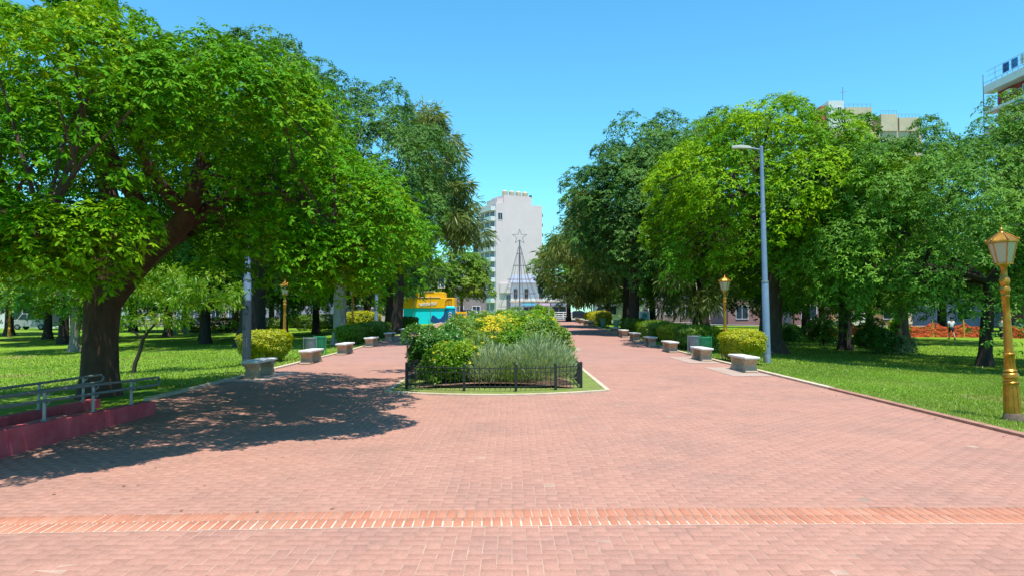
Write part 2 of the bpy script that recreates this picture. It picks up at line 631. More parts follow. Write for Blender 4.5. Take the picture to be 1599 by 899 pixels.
def paver_mat(name, ca, cb, cc, far=False):
    """fired-clay pavers: tone from the brick's own tint, plus soft stains with a shape of their own"""
    m = bpy.data.materials.new(name)
    m.use_nodes = True
    t = m.node_tree
    b = t.nodes['Principled BSDF']
    b.inputs['Roughness'].default_value = 0.85
    b.inputs['Specular IOR Level'].default_value = 0.2
    geo = t.nodes.new('ShaderNodeNewGeometry')
    rp = t.nodes.new('ShaderNodeValToRGB')
    rp.color_ramp.elements[0].color = (*ca, 1)
    rp.color_ramp.elements[1].color = (*cc, 1)
    e = rp.color_ramp.elements.new(0.5)
    e.color = (*cb, 1)
    if far:
        nz = t.nodes.new('ShaderNodeTexNoise')
        nz.inputs['Scale'].default_value = 6
        nz.inputs['Detail'].default_value = 4
        t.links.new(geo.outputs['Position'], nz.inputs['Vector'])
        t.links.new(nz.outputs[0], rp.inputs[0])
    else:
        a = t.nodes.new('ShaderNodeAttribute')
        a.attribute_name = 'tint'
        t.links.new(a.outputs['Fac'], rp.inputs[0])
    n1 = t.nodes.new('ShaderNodeTexNoise')
    n1.inputs['Scale'].default_value = 0.8
    n1.inputs['Detail'].default_value = 7
    n1.inputs['Roughness'].default_value = 0.7
    t.links.new(geo.outputs['Position'], n1.inputs['Vector'])
    r1 = t.nodes.new('ShaderNodeValToRGB')
    r1.color_ramp.elements[0].position = 0.33
    r1.color_ramp.elements[1].position = 0.56
    r1.color_ramp.elements[0].color = (0.85, 0.875, 0.89, 1)
    r1.color_ramp.elements[1].color = (1.03, 1.0, 0.98, 1)
    n2 = t.nodes.new('ShaderNodeTexNoise')
    n2.inputs['Scale'].default_value = 45
    n2.inputs['Detail'].default_value = 4
    t.links.new(geo.outputs['Position'], n2.inputs['Vector'])
    r2 = t.nodes.new('ShaderNodeValToRGB')
    r2.color_ramp.elements[0].position = 0.25
    r2.color_ramp.elements[1].position = 0.75
    r2.color_ramp.elements[0].color = (0.86, 0.86, 0.86, 1)
    r2.color_ramp.elements[1].color = (1.10, 1.10, 1.10, 1)
    t.links.new(n1.outputs[0], r1.inputs[0])
    t.links.new(n2.outputs[0], r2.inputs[0])
    m1 = t.nodes.new('ShaderNodeMix')
    m2 = t.nodes.new('ShaderNodeMix')
    for q in (m1, m2):
        q.data_type = 'RGBA'
        q.blend_type = 'MULTIPLY'
        q.inputs[0].default_value = 1
    t.links.new(rp.outputs[0], m1.inputs[6])
    t.links.new(r1.outputs[0], m1.inputs[7])
    t.links.new(m1.outputs[2], m2.inputs[6])
    t.links.new(r2.outputs[0], m2.inputs[7])
    n3 = t.nodes.new('ShaderNodeTexNoise')          # droppings and scuffs, small pale specks with a shape of their own
    n3.inputs['Scale'].default_value = 3.1
    n3.inputs['Detail'].default_value = 9
    n3.inputs['Roughness'].default_value = 0.75
    t.links.new(geo.outputs['Position'], n3.inputs['Vector'])
    r3 = t.nodes.new('ShaderNodeValToRGB')
    r3.color_ramp.elements[0].position = 0.725
    r3.color_ramp.elements[1].position = 0.78
    r3.color_ramp.elements[0].color = (0, 0, 0, 1)
    r3.color_ramp.elements[1].color = (0.7, 0.7, 0.7, 1)
    t.links.new(n3.outputs[0], r3.inputs[0])
    m3 = t.nodes.new('ShaderNodeMix')
    m3.data_type = 'RGBA'
    m3.inputs[7].default_value = (0.55, 0.50, 0.46, 1)
    t.links.new(r3.outputs[0], m3.inputs[0])
    t.links.new(m2.outputs[2], m3.inputs[6])
    t.links.new(m3.outputs[2], b.inputs['Base Color'])
    bp = t.nodes.new('ShaderNodeBump')
    bp.inputs['Strength'].default_value = 0.25
    bp.inputs['Distance'].default_value = 0.01
    t.links.new(n2.outputs[0], bp.inputs['Height'])
    t.links.new(bp.outputs[0], b.inputs['Normal'])
    MATS[name] = m
    return m


PAVE = paver_mat('clay_paver', (0.350, 0.186, 0.143), (0.382, 0.202, 0.155), (0.40, 0.217, 0.166))
PAVE_FAR = paver_mat('clay_paving_far', (0.31, 0.172, 0.14), (0.37, 0.203, 0.165), (0.405, 0.228, 0.185), far=True)
BAND = paver_mat('orange_brick', (0.40, 0.160, 0.100), (0.45, 0.195, 0.125), (0.45, 0.225, 0.155))
SAND = mat('jointing_sand', (0.36, 0.235, 0.18), 0.95, 0.45, 1.3)
MORTAR = mat('cream_mortar', (0.53, 0.43, 0.34), 0.9, 0.2, 12)

PX = 6.84        # half width of the paved avenue


def band_lo(x):
    return 5.87 + 0.035 * x - 0.0045 * x * x


BAND_W = 0.495


def strip_sheet(xa, xb, ya, yb, dz, step=2.0, nx=2):
    ys = np.arange(ya, yb + 1e-6, step)
    xs = np.linspace(xa, xb, nx)
    X, Y = np.meshgrid(xs, ys)
    Z = gz(X, Y) + dz
    n, m = X.shape
    i = np.arange(n * m).reshape(n, m)
    Fa = np.stack([i[:-1, :-1], i[:-1, 1:], i[1:, 1:], i[1:, :-1]], -1).reshape(-1, 4)
    return np.stack([X, Y, Z], -1).reshape(-1, 3), Fa


NEAR_END = 24.0
v, f = strip_sheet(-PX, PX, -6, NEAR_END, 0.0034)
paving = tag(np_obj('plaza_paving', v, f, SAND), kind='structure')
v, f = strip_sheet(-PX, PX, NEAR_END, 102, 0.004, 1.0)
tag(np_obj('brick_avenue', v, f, PAVE_FAR), kind='structure')


def island_front(x):
    """near edge of the planted island, bulging towards the viewer"""
    u = (x + 0.3) / 2.3
    return 14.75 + 0.75 * u * u + 0.10 * u


IX0, IX1 = -2.62, 2.02


def brick_boxes(cx, cy, hx, hy, z, h=0.02, ch=0.004):
    """chamfered tops: outer ring lower, inner top (9 faces)"""
    n = len(cx)
    sx = np.array([-1, 1, 1, -1])
    sy = np.array([-1, -1, 1, 1])
    V = np.zeros((n, 12, 3))
    for q in range(4):
        V[:, q] = np.stack([cx + sx[q] * hx, cy + sy[q] * hy, z - h], 1)
        V[:, 4 + q] = np.stack([cx + sx[q] * hx, cy + sy[q] * hy, z - ch], 1)
        V[:, 8 + q] = np.stack([cx + sx[q] * (hx - ch), cy + sy[q] * (hy - ch), z], 1)
    loc = []
    for a in (0, 4):
        for q in range(4):
            r = (q + 1) % 4
            loc.append((a + q, a + r, a + 4 + r, a + 4 + q))
    loc.append((8, 9, 10, 11))
    Fa = (np.arange(n)[:, None, None] * 12 + np.array(loc)[None]).reshape(-1, 4)
    return V, Fa


def herringbone():
    rng = np.random.default_rng(3)
    wv = 0.104
    gx = np.arange(int(-PX / wv) - 2, int(PX / wv) + 3)
    gy = np.arange(int(1.5 / wv), int(NEAR_END / wv) + 1)
    X, Y = np.meshgrid(gx, gy)
    d = (X - Y) % 4
    H = d == 0
    Vt = d == 3
    x0 = np.concatenate([X[H], X[Vt]]) * wv
    y0 = np.concatenate([Y[H], Y[Vt]]) * wv
    x1 = x0 + wv * np.concatenate([np.full(H.sum(), 2), np.full(Vt.sum(), 1)])
    y1 = y0 + wv * np.concatenate([np.full(H.sum(), 1), np.full(Vt.sum(), 2)])
    x0 = np.clip(x0, -PX, PX)
    x1 = np.clip(x1, -PX, PX)
    y1 = np.clip(y1, None, NEAR_END)
    mx, my = (x0 + x1) / 2, (y0 + y1) / 2
    lo = band_lo(mx)
    hi = lo + BAND_W
    below = my < (lo + hi) / 2
    y1 = np.where(below, np.minimum(y1, lo), y1)
    y0 = np.where(below, y0, np.maximum(y0, hi))
    gap = 0.0019
    hx, hy = (x1 - x0) / 2 - gap, (y1 - y0) / 2 - gap
    cx, cy = (x0 + x1) / 2, (y0 + y1) / 2
    isl = (cx > IX0 - 0.05) & (cx < IX1 + 0.05) & (cy > island_front(cx) + 0.05)
    ramp = (cx < -5.98) & (cy < 12.0)
    ok = (hx > 0.008) & (hy > 0.008) & ~isl & ~ramp
    cx, cy, hx, hy = cx[ok], cy[ok], hx[ok], hy[ok]
    z = gz(cx, cy) + 0.006 + rng.normal(0, 0.0009, len(cx))
    tint = np.clip(rng.normal(0.55, 0.22, len(cx)), 0, 1)
    # bricks that show largest: nearest in the frame
    infr = (np.abs(cx) < 0.70 * cy + 0.02) & (cy > 4.66)
    order = np.where(infr)[0][np.argsort(cy[infr])][:300]
    single = np.zeros(len(cx), bool)
    single[order] = True
    V, Fa = brick_boxes(cx[~single], cy[~single], hx[~single], hy[~single], z[~single])
    t4 = np.repeat(tint[~single], 12)
    t4 = np.stack([t4, t4, t4, np.ones_like(t4)], 1)
    o = np_obj('brick_field', V.reshape(-1, 3), Fa, PAVE, t4, paving)
    tag(o, kind='stuff')
    cache = {}
    for q in order:
        key = (round(hx[q], 3), round(hy[q], 3), int(tint[q] * 7.99))
        if key not in cache:
            V1, F1 = brick_boxes(np.zeros(1), np.zeros(1), np.array([hx[q]]), np.array([hy[q]]), np.zeros(1))
            tt = (key[2] + 0.5) / 8
            cache[key] = np_mesh('brick', V1.reshape(-1, 3), F1, PAVE, np.tile([[tt, tt, tt, 1]], (12, 1)))
        b = bpy.data.objects.new('brick', cache[key])
        C.objects.link(b)
        b.parent = paving
        b.location = (cx[q], cy[q], z[q])
        b.rotation_euler = (rng.normal(0, 0.004), rng.normal(0, 0.004), rng.normal(0, 0.006))


herringbone()


def brick_band():
    rng = np.random.default_rng(5)
    xs = np.linspace(-PX, PX, 60)
    V = np.concatenate([np.stack([xs, band_lo(xs) + 0.004, gz(xs, 6) + 0.0035], 1), np.stack([xs, band_lo(xs) + BAND_W - 0.004, gz(xs, 6) + 0.0035], 1)])
    i = np.arange(59)
    Fa = np.stack([i, i + 1, i + 61, i + 60], 1)
    band = tag(np_obj('brick_band', V, Fa, MORTAR), kind='structure')
    pitch, L = 0.0785, 0.229
    meshes = []
    for q in range(8):
        V1, F1 = brick_boxes(np.zeros(1), np.zeros(1), np.array([0.0327]), np.array([L / 2]), np.zeros(1), 0.012, 0.003)
        tt = (q + 0.5) / 8
        meshes.append(np_mesh('band_brick', V1.reshape(-1, 3), F1, BAND, np.tile([[tt, tt, tt, 1]], (12, 1))))
    for row in (0, 1):
        x = -4.75 + (0.004 if row else 0)
        while x < 4.85:
            s = 0.035 - 0.009 * x
            o = bpy.data.objects.new('brick', meshes[int(np.clip(rng.normal(3.6, 2), 0, 7))])
            C.objects.link(o)
            o.parent = band
            yc = band_lo(x) + 0.013 + L / 2 + row * (L + 0.011)
            o.location = (x + rng.normal(0, 0.0008), yc + rng.normal(0, 0.0015), G(x, yc) + 0.008 + rng.normal(0, 0.0007))
            o.rotation_euler = (0, 0, math.atan(s) + rng.normal(0, 0.006))
            x += pitch + rng.normal(0, 0.0007)
    # ends beyond the frame, joined
    mcx, mcy = [], []
    for row in (0, 1):
        for a, b in ((-PX + 0.05, -4.76), (4.86, PX - 0.05)):
            x = a
            while x < b - 0.03:
                mcx.append(x)
                mcy.append(band_lo(x) + 0.013 + L / 2 + row * (L + 0.011))
                x += pitch
    mcx, mcy = np.array(mcx), np.array(mcy)
    V, Fa = brick_boxes(mcx, mcy, np.full(len(mcx), 0.0315), np.full(len(mcx), L / 2), gz(mcx, mcy) + 0.008, 0.012, 0.003)
    t4 = np.repeat(rng.random(len(mcx)), 12)
    o = np_obj('band_end', V.reshape(-1, 3), Fa, BAND, np.stack([t4, t4, t4, np.ones_like(t4)], 1), band)
    tag(o, kind='stuff')


brick_band()


def kerb_run(name, pts, wdt, hgt, material, parent=None, seg=None):
    """a kerb along pts with a top of its own and square edges"""
    mb = MB()
    n = len(pts)
    L, Rr = [], []
    for i in range(n):
        a = Vector(pts[max(i - 1, 0)])
        b = Vector(pts[min(i + 1, n - 1)])
        t = (b - a).normalized()
        nv = Vector((t.y, -t.x))
        p = Vector(pts[i])
        L.append(p - nv * wdt / 2)
        Rr.append(p + nv * wdt / 2)
    vs, fs = [], []
    for l, r in zip(L, Rr):
        zl = min(G(l.x, l.y), G(r.x, r.y))
        zc = max(G(l.x, l.y), G(r.x, r.y))
        vs += [(l.x, l.y, zl - 0.1), (l.x, l.y, zc + hgt), (r.x, r.y, zc + hgt), (r.x, r.y, zl - 0.1)]
    for i in range(n - 1):
        a = i * 4
        for q in range(3):
            fs.append((a + q, a + q + 1, a + q + 5, a + q + 4))
    fs += [(0, 1, 2, 3), (4 * n - 1, 4 * n - 2, 4 * n - 3, 4 * n - 4)]
    mb.add(vs, fs)
    return tag(mb.build(name, material, parent, bevel=0.008), kind='structure')


kerb_run('kerb_right_near', [(6.90, yy) for yy in np.arange(-5, 16.01, 1.5)], 0.13, 0.05, kerb_brick)
kerb_run('kerb_right', [(6.91, yy) for yy in np.arange(16.02, 101, 2.0)], 0.14, 0.055, kerb_cream)
kerb_run('kerb_left', [(-6.91, yy) for yy in np.arange(14.0, 101, 2.0)], 0.14, 0.055, kerb_cream)

# island: grass ring, kerb, soil
isl = [(IX0, yy) for yy in (72, 60, 48, 36, 28, 22, 18, 16.4)] + \
      [(xx, float(island_front(xx))) for xx in np.linspace(IX0, IX1, 19)] + [(IX1, yy) for yy in (16.4, 18, 22, 28, 36, 48, 60, 72)]
kerb_run('island_kerb', isl, 0.10, 0.045, kerb_cream)
mb = MB()
ring = [(x, y) for x, y in isl]
NI = len(ring)
ycs = [y for x, y in ring]
vs = [(x, y, G(0, y) + 0.03) for x, y in ring]
half = NI // 2
fs = []
for i in range(half):
    j = NI - 1 - i
    if i + 1 < j:
        fs.append((i, i + 1, j - 1, j) if i + 1 != j - 1 else (i, i + 1, j))
mb.add(vs, fs)
tag(mb.build('island_lawn', mat('dry_lawn', (0.23, 0.21, 0.075), 0.95, 0.35, 5, bump=0.4, col2=(0.16, 0.26, 0.04))), kind='structure')
mb = MB()
xs = np.linspace(-2.05, 1.35, 9)
ys = np.arange(16.0, 70, 1.2)
X, Y = np.meshgrid(xs, ys)
Z = rise(Y) + 0.04 + 0.10 * np.clip(1 - ((X + 0.35) / 1.7) ** 2, 0, 1)
i = np.arange(X.size).reshape(X.shape)
Fa = np.stack([i[:-1, :-1], i[:-1, 1:], i[1:, 1:], i[1:, :-1]], -1).reshape(-1, 4)
tag(np_obj('flower_bed_soil', np.stack([X, Y, Z], -1).reshape(-1, 3), Fa, soil), kind='structure')

# far street, pavements
for nm, ya, yb, mt, dz in (('street', 106, 126, asphalt, 0.02), ('far_pavement', 126.02, 180, conc, 0.12), ('near_pavement', 102, 105.98, conc, 0.10)):
    mb = MB()
    xs = np.unique(np.concatenate([np.linspace(-150, -8, 30), [-7, 0, 7], np.linspace(8, 150, 30)]))
    vs = [(x, ya, G(x, 110) + dz) for x in xs] + [(x, yb, G(x, 110) + dz) for x in xs]
    n = len(xs)
    mb.add(vs, [(i, i + 1, i + 1 + n, i + n) for i in range(n - 1)])
    tag(mb.build(nm, mt), kind='structure')


# ------------------------------------------------------------------ grass blades
def blades(name, x0, x1, y0, y1, n, h, wd, seed, keep=None):
    rng = np.random.default_rng(seed)
    y = y0 + (y1 - y0) * rng.random(n) ** 1.5
    x = x0 + (x1 - x0) * rng.random(n)
    if keep is not None:
        k = keep(x, y)
        x, y = x[k], y[k]
    n = len(x)
    z = gz(x, y)
    a = rng.random(n) * 6.28
    hh = h * rng.uniform(0.5, 1.3, n)
    s = np.stack([np.cos(a), np.sin(a), np.zeros(n)], 1) * (wd * rng.uniform(0.6, 1.3, n))[:, None]
    b = np.stack([x, y, z - 0.005], 1)
    ln = np.stack([rng.normal(0, 0.5, n), rng.normal(0, 0.5, n), np.ones(n)], 1) * hh[:, None]
    V = np.stack([b - s, b + s, b + ln], 1).reshape(-1, 3)
    Fa = np.arange(n * 3).reshape(-1, 3)
    t = np.zeros((n, 4))
    t[:, 0] = rng.random(n)
    pat = np.sin(x * 0.8 + 1.3 * np.sin(y * 0.5)) * np.sin(y * 0.9 + x * 0.3)
    edge = np.exp(-(np.abs(x) - 6.95) / 0.55) * 0.55
    t[:, 1] = np.clip(0.13 + 0.18 * pat + edge + rng.normal(0, 0.12, n), 0, 1)
    t[:, 3] = 1
    o = np_obj(name, V, Fa, LF_GRASS, np.repeat(t, 3, 0))
    return tag(o, kind='stuff')


blades('grass', 6.97, 17, 8.5, 26, 150000, 0.045, 0.009, 11)
blades('grass', 6.97, 14, 1.0, 8.5, 40000, 0.045, 0.009, 15)
blades('grass', 6.97, 30, 26, 48, 40000, 0.06, 0.022, 12)
blades('grass', -30, -6.98, 17, 44, 60000, 0.06, 0.022, 13)


def in_isl(x, y):
    ring_ok = (y > island_front(x) + 0.08) & (x > IX0 + 0.08) & (x < IX1 - 0.08)
    return ring_ok & ~((x > -2.0) & (x < 1.3) & (y > 17.2))


blades('grass', IX0, IX1, 15.0, 24, 14000, 0.05, 0.009, 14, in_isl)


def fallen_leaves():
    rng = np.random.default_rng(17)
    n = 420
    x = np.concatenate([rng.normal(-4.3, 1.2, 220), rng.uniform(-6.7, 6.7, 120) * 0 + 20, 6.75 - np.abs(rng.normal(0, 0.25, 80))])
    y = np.concatenate([rng.normal(12, 3.2, 220), rng.uniform(4.5, 24, 120), rng.uniform(6, 24, 80)])
    ok = (np.abs(x) < 6.8) & (y > 4.4) & ~((x < -5.6) & (y < 12.4)) & ~((x > IX0 - 0.1) & (x < IX1 + 0.1) & (y > island_front(x) - 0.1))
    x, y = x[ok], y[ok]
    n = len(x)
    a = rng.random(n) * 6.28
    d = np.stack([np.cos(a), np.sin(a), rng.uniform(0.0, 0.25, n)], 1)
    s = rng.uniform(0.6, 1.2, n)
    V, Fa, ti = make_leaves(np.stack([x, y, gz(x, y) + 0.016], 1), d, np.tile([[0., 0, 1]], (n, 1)), 0.055 * s, 0.026 * s, np.full(n, 0.3), rng, 0.1)
    lf = leaf_mat('dry_leaf', (0.10, 0.055, 0.02), (0.24, 0.15, 0.05), (0.34, 0.27, 0.06), 0.1)
    tag(np_obj('fallen_leaves', V, Fa, lf, ti), kind='stuff')


fallen_leaves()


# ------------------------------------------------------------------ the big near tree on the left
def near_tree():
    rng = np.random.default_rng(21)
    x, y = -8.7, 15.6
    z0 = -0.05
    c = np.array([-8.3, 13.4, 3.25])
    # dome of sprays, in world coordinates then shifted to the foot
    cl = dome_clumps(rng, c, (6.5, 6.9, 3.02), 125, 0.86, 0.80, -0.02, 0.22, (0.08, 0.16), 0.17, 0.17)
    extra = []
    for (ex, ey, ez, r) in [(-5.2, 7.4, 2.6, .45), (-4.75, 7.5, 2.5, .42), (-4.35, 7.7, 2.55, .38), (-4.95, 7.9, 2.25, .38), (-5.7, 7.6, 2.35, .45), (-4.6, 8.2, 2.25, .36), (-4.2, 8.0, 2.7, .32),
                            (-5.9, 7.9, 2.5, .5), (-6.5, 8.4, 2.6, .5), (-3.1, 9.6, 2.7, .5), (-2.6, 9.7, 2.5, .48), (-2.1, 9.9, 2.5, .45), (-1.75, 10.4, 2.85, .5), (-2.9, 10.0, 2.2, .42), (-2.3, 10.3, 2.2, .42), (-1.95, 10.9, 3.3, .5),
                            (-2.2, 13.6, 3.0, .6), (-2.7, 13.1, 2.9, .6), (-3.2, 13.4, 2.55, .55), (-3.8, 13.2, 2.75, .6), 
                            (-2.4, 14.5, 2.7, .6), (-3.0, 15.0, 2.5, .6), (-2.9, 12.2, 3.3, .6), (-3.7, 12.2, 3.05, .55), (-2.0, 15.6, 3.2, .6),
                            (-5.9, 15.3, 3.2, .5), (-3.9, 16.5, 2.9, .7), (-4.5, 18.0, 2.9, .7),
                            (-6.6, 14.0, 3.9, .6), (-8.8, 12.6, 4.2, .7), (-10.2, 13.5, 3.4, .7), (-7.3, 16.8, 3.6, .8), (-10.5, 16.5, 3.0, .8),
                            (-8.1, 13.2, 7.45, .30), (-7.45, 13.1, 7.4, .28), (-8.0, 13.2, 7.0, .45), (-9.0, 13.3, 6.9, .5), (-8.4, 13.3, 6.8, .6),
                            (-4.6, 8.8, 4.7, .7), (-3.7, 9.0, 4.6, .7), (-2.9, 9.3, 4.2, .6), (-3.3, 8.5, 4.3, .5), (-5.2, 9.2, 5.0, .75), (-4.2, 10.0, 5.0, .75), (-5.8, 10.6, 5.6, .8), (-3.6, 10.9, 4.9, .75), (-5.0, 8.3, 4.7, .6), (-6.3, 8.8, 4.9, .7), (-2.7, 11.0, 3.5, .7), (-3.4, 10.2, 3.6, .7), (-2.5, 11.9, 3.7, .7), (-4.3, 9.4, 3.7, .7), (-3.6, 11.2, 4.2, .8), (-4.6, 10.3, 4.3, .8), (-2.6, 14.6, 3.9, .8), (-3.0, 16.8, 3.8, .8), (-12.5, 12, 3.0, .8), (-11.0, 10.5, 3.0, .7), (-9.2, 9.4, 3.3, .7), (-12.6, 15.5, 2.9, .8)]:
        extra.append((ex, ey, ez, r * 1.15, r, r * 0.8, max(0, rng.normal(0.15, 0.15)), (ex + 8.3) * 0.05, (ey - 13.4) * 0.05, 0.95))
    # an opening in the front of the dome where the limbs show
    az = np.degrees(np.arctan2(cl[:, 0], cl[:, 1])) + 23.0          # the side towards the plaza is cut back over the limbs
    cut = (np.abs(az) < 6.5) & (cl[:, 1] < 12.5) & (cl[:, 2] < 4.7)
    cl[cut, 2] += 0.75
    cl[cut, 3:6] *= 0.75
    hi = (cl[:, 0] > -7.6) & (cl[:, 2] > 5.1)
    cl[hi, 2] = 5.1 + (cl[hi, 2] - 5.1) * 0.6
    cl = np.concatenate([cl, np.array(extra)])
    # second shell a little below, sparser, so the roof of leaves is closed
    cl2 = dome_clumps(rng, c - np.array([0, 0, 0.35]), (5.2, 5.5, 2.75), 90, 1.15, 0.3, 0.12, 0.1, (0.05, 0.08), 0.08, 0.10)
    cl2 = cl2[~((cl2[:, 1] < 12.5) & (cl2[:, 2] < 4.4) & (np.abs(np.degrees(np.arctan2(cl2[:, 0], cl2[:, 1])) + 23.0) < 8.0))]
    cl = np.concatenate([cl, cl2])
    fine = (np.hypot(cl[:, 0], cl[:, 1]) < 14.2) & (np.arange(len(cl)) < len(cl) - len(cl2))
    rel = cl.copy()
    rel[:, :3] -= np.array([x, y, z0])
    t = thing('shade_tree', 'big bright green umbrella-shaped tree with thick leaning trunk beside the red ramp wall', 'tree', (x, y, z0))
    mb = MB()
    # trunk with buttressed foot, then the limbs the photograph shows
    mb.tube([(0, 0, -0.2), (0.0, 0, 0.12), (0.0, 0, 0.5), (0.0, 0, 1.2), (0.02, 0, 1.8), (0.08, 0.0, 2.35), (0.14, 0, 2.75)],
            [0.52, 0.44, 0.375, 0.345, 0.355, 0.40, 0.30], 14)

    def limb(pts, rr, n=9):
        P = [np.array(p, float) for p in pts]
        out, ro = [], []
        k = len(P)
        for i in range(k - 1):
            p0, p1, p2, p3 = P[max(i - 1, 0)], P[i], P[i + 1], P[min(i + 2, k - 1)]
            for s in np.linspace(0, 1, 5)[:-1]:
                out.append(0.5 * ((2 * p1) + (p2 - p0) * s + (2 * p0 - 5 * p1 + 4 * p2 - p3) * s * s + (3 * p1 - p0 - 3 * p2 + p3) * s ** 3))
                ro.append(rr[i] + (rr[i + 1] - rr[i]) * s)
        out.append(P[-1])
        ro.append(rr[-1])
        mb.tube(out, ro, n)

    limb([(0.1, 0, 2.05), (0.75, -0.3, 2.65), (1.5, -0.9, 3.05), (2.35, -1.5, 3.5), (2.75, -1.8, 4.2), (2.9, -1.7, 5.0)], [.34, .30, .26, .21, .16, .08])
    limb([(2.1, -1.3, 3.35), (2.9, -1.2, 3.9), (3.9, -1.0, 4.5), (4.9, -0.9, 4.9)], [.17, .14, .10, .05])
    limb([(2.45, -1.55, 3.65), (2.2, -2.6, 4.4), (2.3, -3.5, 5.3)], [.14, .11, .05])
    limb([(1.2, -0.6, 2.9), (1.35, -1.2, 3.9), (1.1, -2.0, 5.0), (1.3, -2.4, 6.2)], [.2, .17, .12, .05])
    limb([(0.1, 0, 2.4), (-0.5, -0.7, 3.1), (-1.2, -1.7, 3.5), (-2.2, -2.6, 3.9), (-3.2, -3.4, 4.4)], [.3, .26, .2, .14, .06])
    limb([(-0.9, -1.3, 3.3), (-0.6, -2.6, 3.4), (0.6, -4.2, 3.3), (2.2, -6.0, 3.0), (3.7, -7.5, 2.6)], [.17, .14, .11, .07, .03])
    limb([(-0.6, -0.9, 3.2), (-0.9, -2.0, 4.2), (-0.5, -2.9, 4.8)], [.2, .14, .06])
    limb([(0.15, 0, 2.5), (0.0, 0.4, 3.8), (-0.2, 0.2, 5.2), (0.1, -0.8, 6.8)], [.3, .22, .15, .06])
    limb([(0.1, 0.1, 2.4), (0.9, 1.0, 3.4), (2.2, 1.8, 4.2), (3.6, 2.4, 4.6)], [.25, .2, .13, .05])
    limb([(0.0, 0.1, 2.4), (-1.4, 1.0, 3.2), (-3.0, 1.6, 4.0), (-4.6, 1.8, 4.4)], [.27, .2, .13, .05])
    limb([(2.9, -1.2, 3.9), (4.3, -2.9, 3.9), (5.6, -4.6, 3.4), (6.3, -5.5, 2.8)], [.12, .10, .07, .03])
    ends = np.array([(2.8, -1.8, 4.4), (4.5, -0.95, 4.75), (2.25, -3.1, 4.9), (1.15, -2.1, 5.3), (-2.4, -2.8, 4.0), (1.2, -4.8, 3.2), (-0.6, -2.7, 4.7),
                     (-0.1, -0.2, 5.8), (2.6, 2.0, 4.3), (-3.3, 1.65, 4.05), (5.6, -4.6, 3.4), (-0.2, 0.2, 5.2), (3.2, -7.0, 2.75), (6.2, -5.3, 2.9)])
    for q in range(len(rel)):
        cpt = rel[q, :3]
        s = ends[np.argmin(np.linalg.norm(ends - cpt, axis=1))]
        if rng.random() < 0.7 and np.linalg.norm(s - cpt) < 2.4:
            m1 = (s + cpt) / 2 + rng.normal(0, 0.2, 3)
            mb.tube([s, m1, cpt], [0.030, 0.020, 0.008], 5, caps=False)
    mb.build('trunk', BARK_RED, t, smooth=True)
    parts = []
    for sel, per, L, W in ((fine, 300, 0.082, 0.037), (~fine, 120, 0.120, 0.052)):
        p, d, tc = clump_points(rel[sel], per, rng, 0.45, 0.5)
        ax = unit(d * 0.6 + np.array([[0, 0, 0.75]]) + rng.normal(0, 0.22, p.shape))
        parts.append(rosettes(p, ax, 6, L, W, tc, rng, -0.35, 0.25))
    V = np.concatenate([q[0] for q in parts])
    ti = np.concatenate([q[2] for q in parts])
    nl = len(V) // 4
    # the 300 leaves that show largest become leaves of their own
    Vw = V.reshape(nl, 4, 3) + np.array([x, y, z0])
    cen = Vw.mean(1)
    vis = (np.abs(cen[:, 0] / cen[:, 1]) < 0.68) & ((cen[:, 2] - 1.7) / cen[:, 1] < 0.41)
    nrm = unit(np.cross(Vw[:, 1] - Vw[:, 3], Vw[:, 2] - Vw[:, 0]))
    to = unit(np.array([[0, 0, 1.7]]) - cen)
    area = np.linalg.norm(np.cross(Vw[:, 1] - Vw[:, 3], Vw[:, 2] - Vw[:, 0]), axis=1)
    sc = np.where(vis, area * np.abs((nrm * to).sum(1)) / (cen ** 2).sum(1), 0)
    big = np.argsort(-sc)[:300]
    keep = np.ones(nl, bool)
    keep[big] = False
    kk = np.repeat(keep, 4)
    Fk = np.arange(keep.sum())[:, None] * 4
    Fk = np.concatenate([Fk + np.array([[0, 1, 2]]), Fk + np.array([[0, 2, 3]])], 1).reshape(-1, 3)
    cr = np_obj('crown', V[kk], Fk, LF_BRIGHT, ti[kk], t)
    tag(cr, kind='stuff')
    F2 = np.array([[0, 1, 2], [0, 2, 3]])
    for q in big:
        v4 = V.reshape(nl, 4, 3)[q]
        o = np_obj('leaf', v4 - v4[0], F2, LF_BRIGHT, ti.reshape(nl, 4, 4)[q], t)
        o.location = v4[0]


near_tree()


# ------------------------------------------------------------------ the other trees
def dome(seed, c, R3, K, size, **kw):
    return dome_clumps(np.random.default_rng(seed), c, R3, K, size, **kw)


# big yellow-green tree, right of the avenue
cl = dome(31, (0.3, -0.3, 7.0), (5.5, 5.5, 4.4), 190, 1.05, flat=0.6, zmin=-0.8, tint=(0.5, 0.33), lump=0.10)
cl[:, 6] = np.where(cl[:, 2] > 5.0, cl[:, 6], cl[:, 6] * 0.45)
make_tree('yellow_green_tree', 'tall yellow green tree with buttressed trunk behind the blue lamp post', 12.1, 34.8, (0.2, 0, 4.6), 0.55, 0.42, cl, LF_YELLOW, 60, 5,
          0.30, 0.11, BARK, 31, 8, 60, lean=(0.15, 0), flare=2.0)
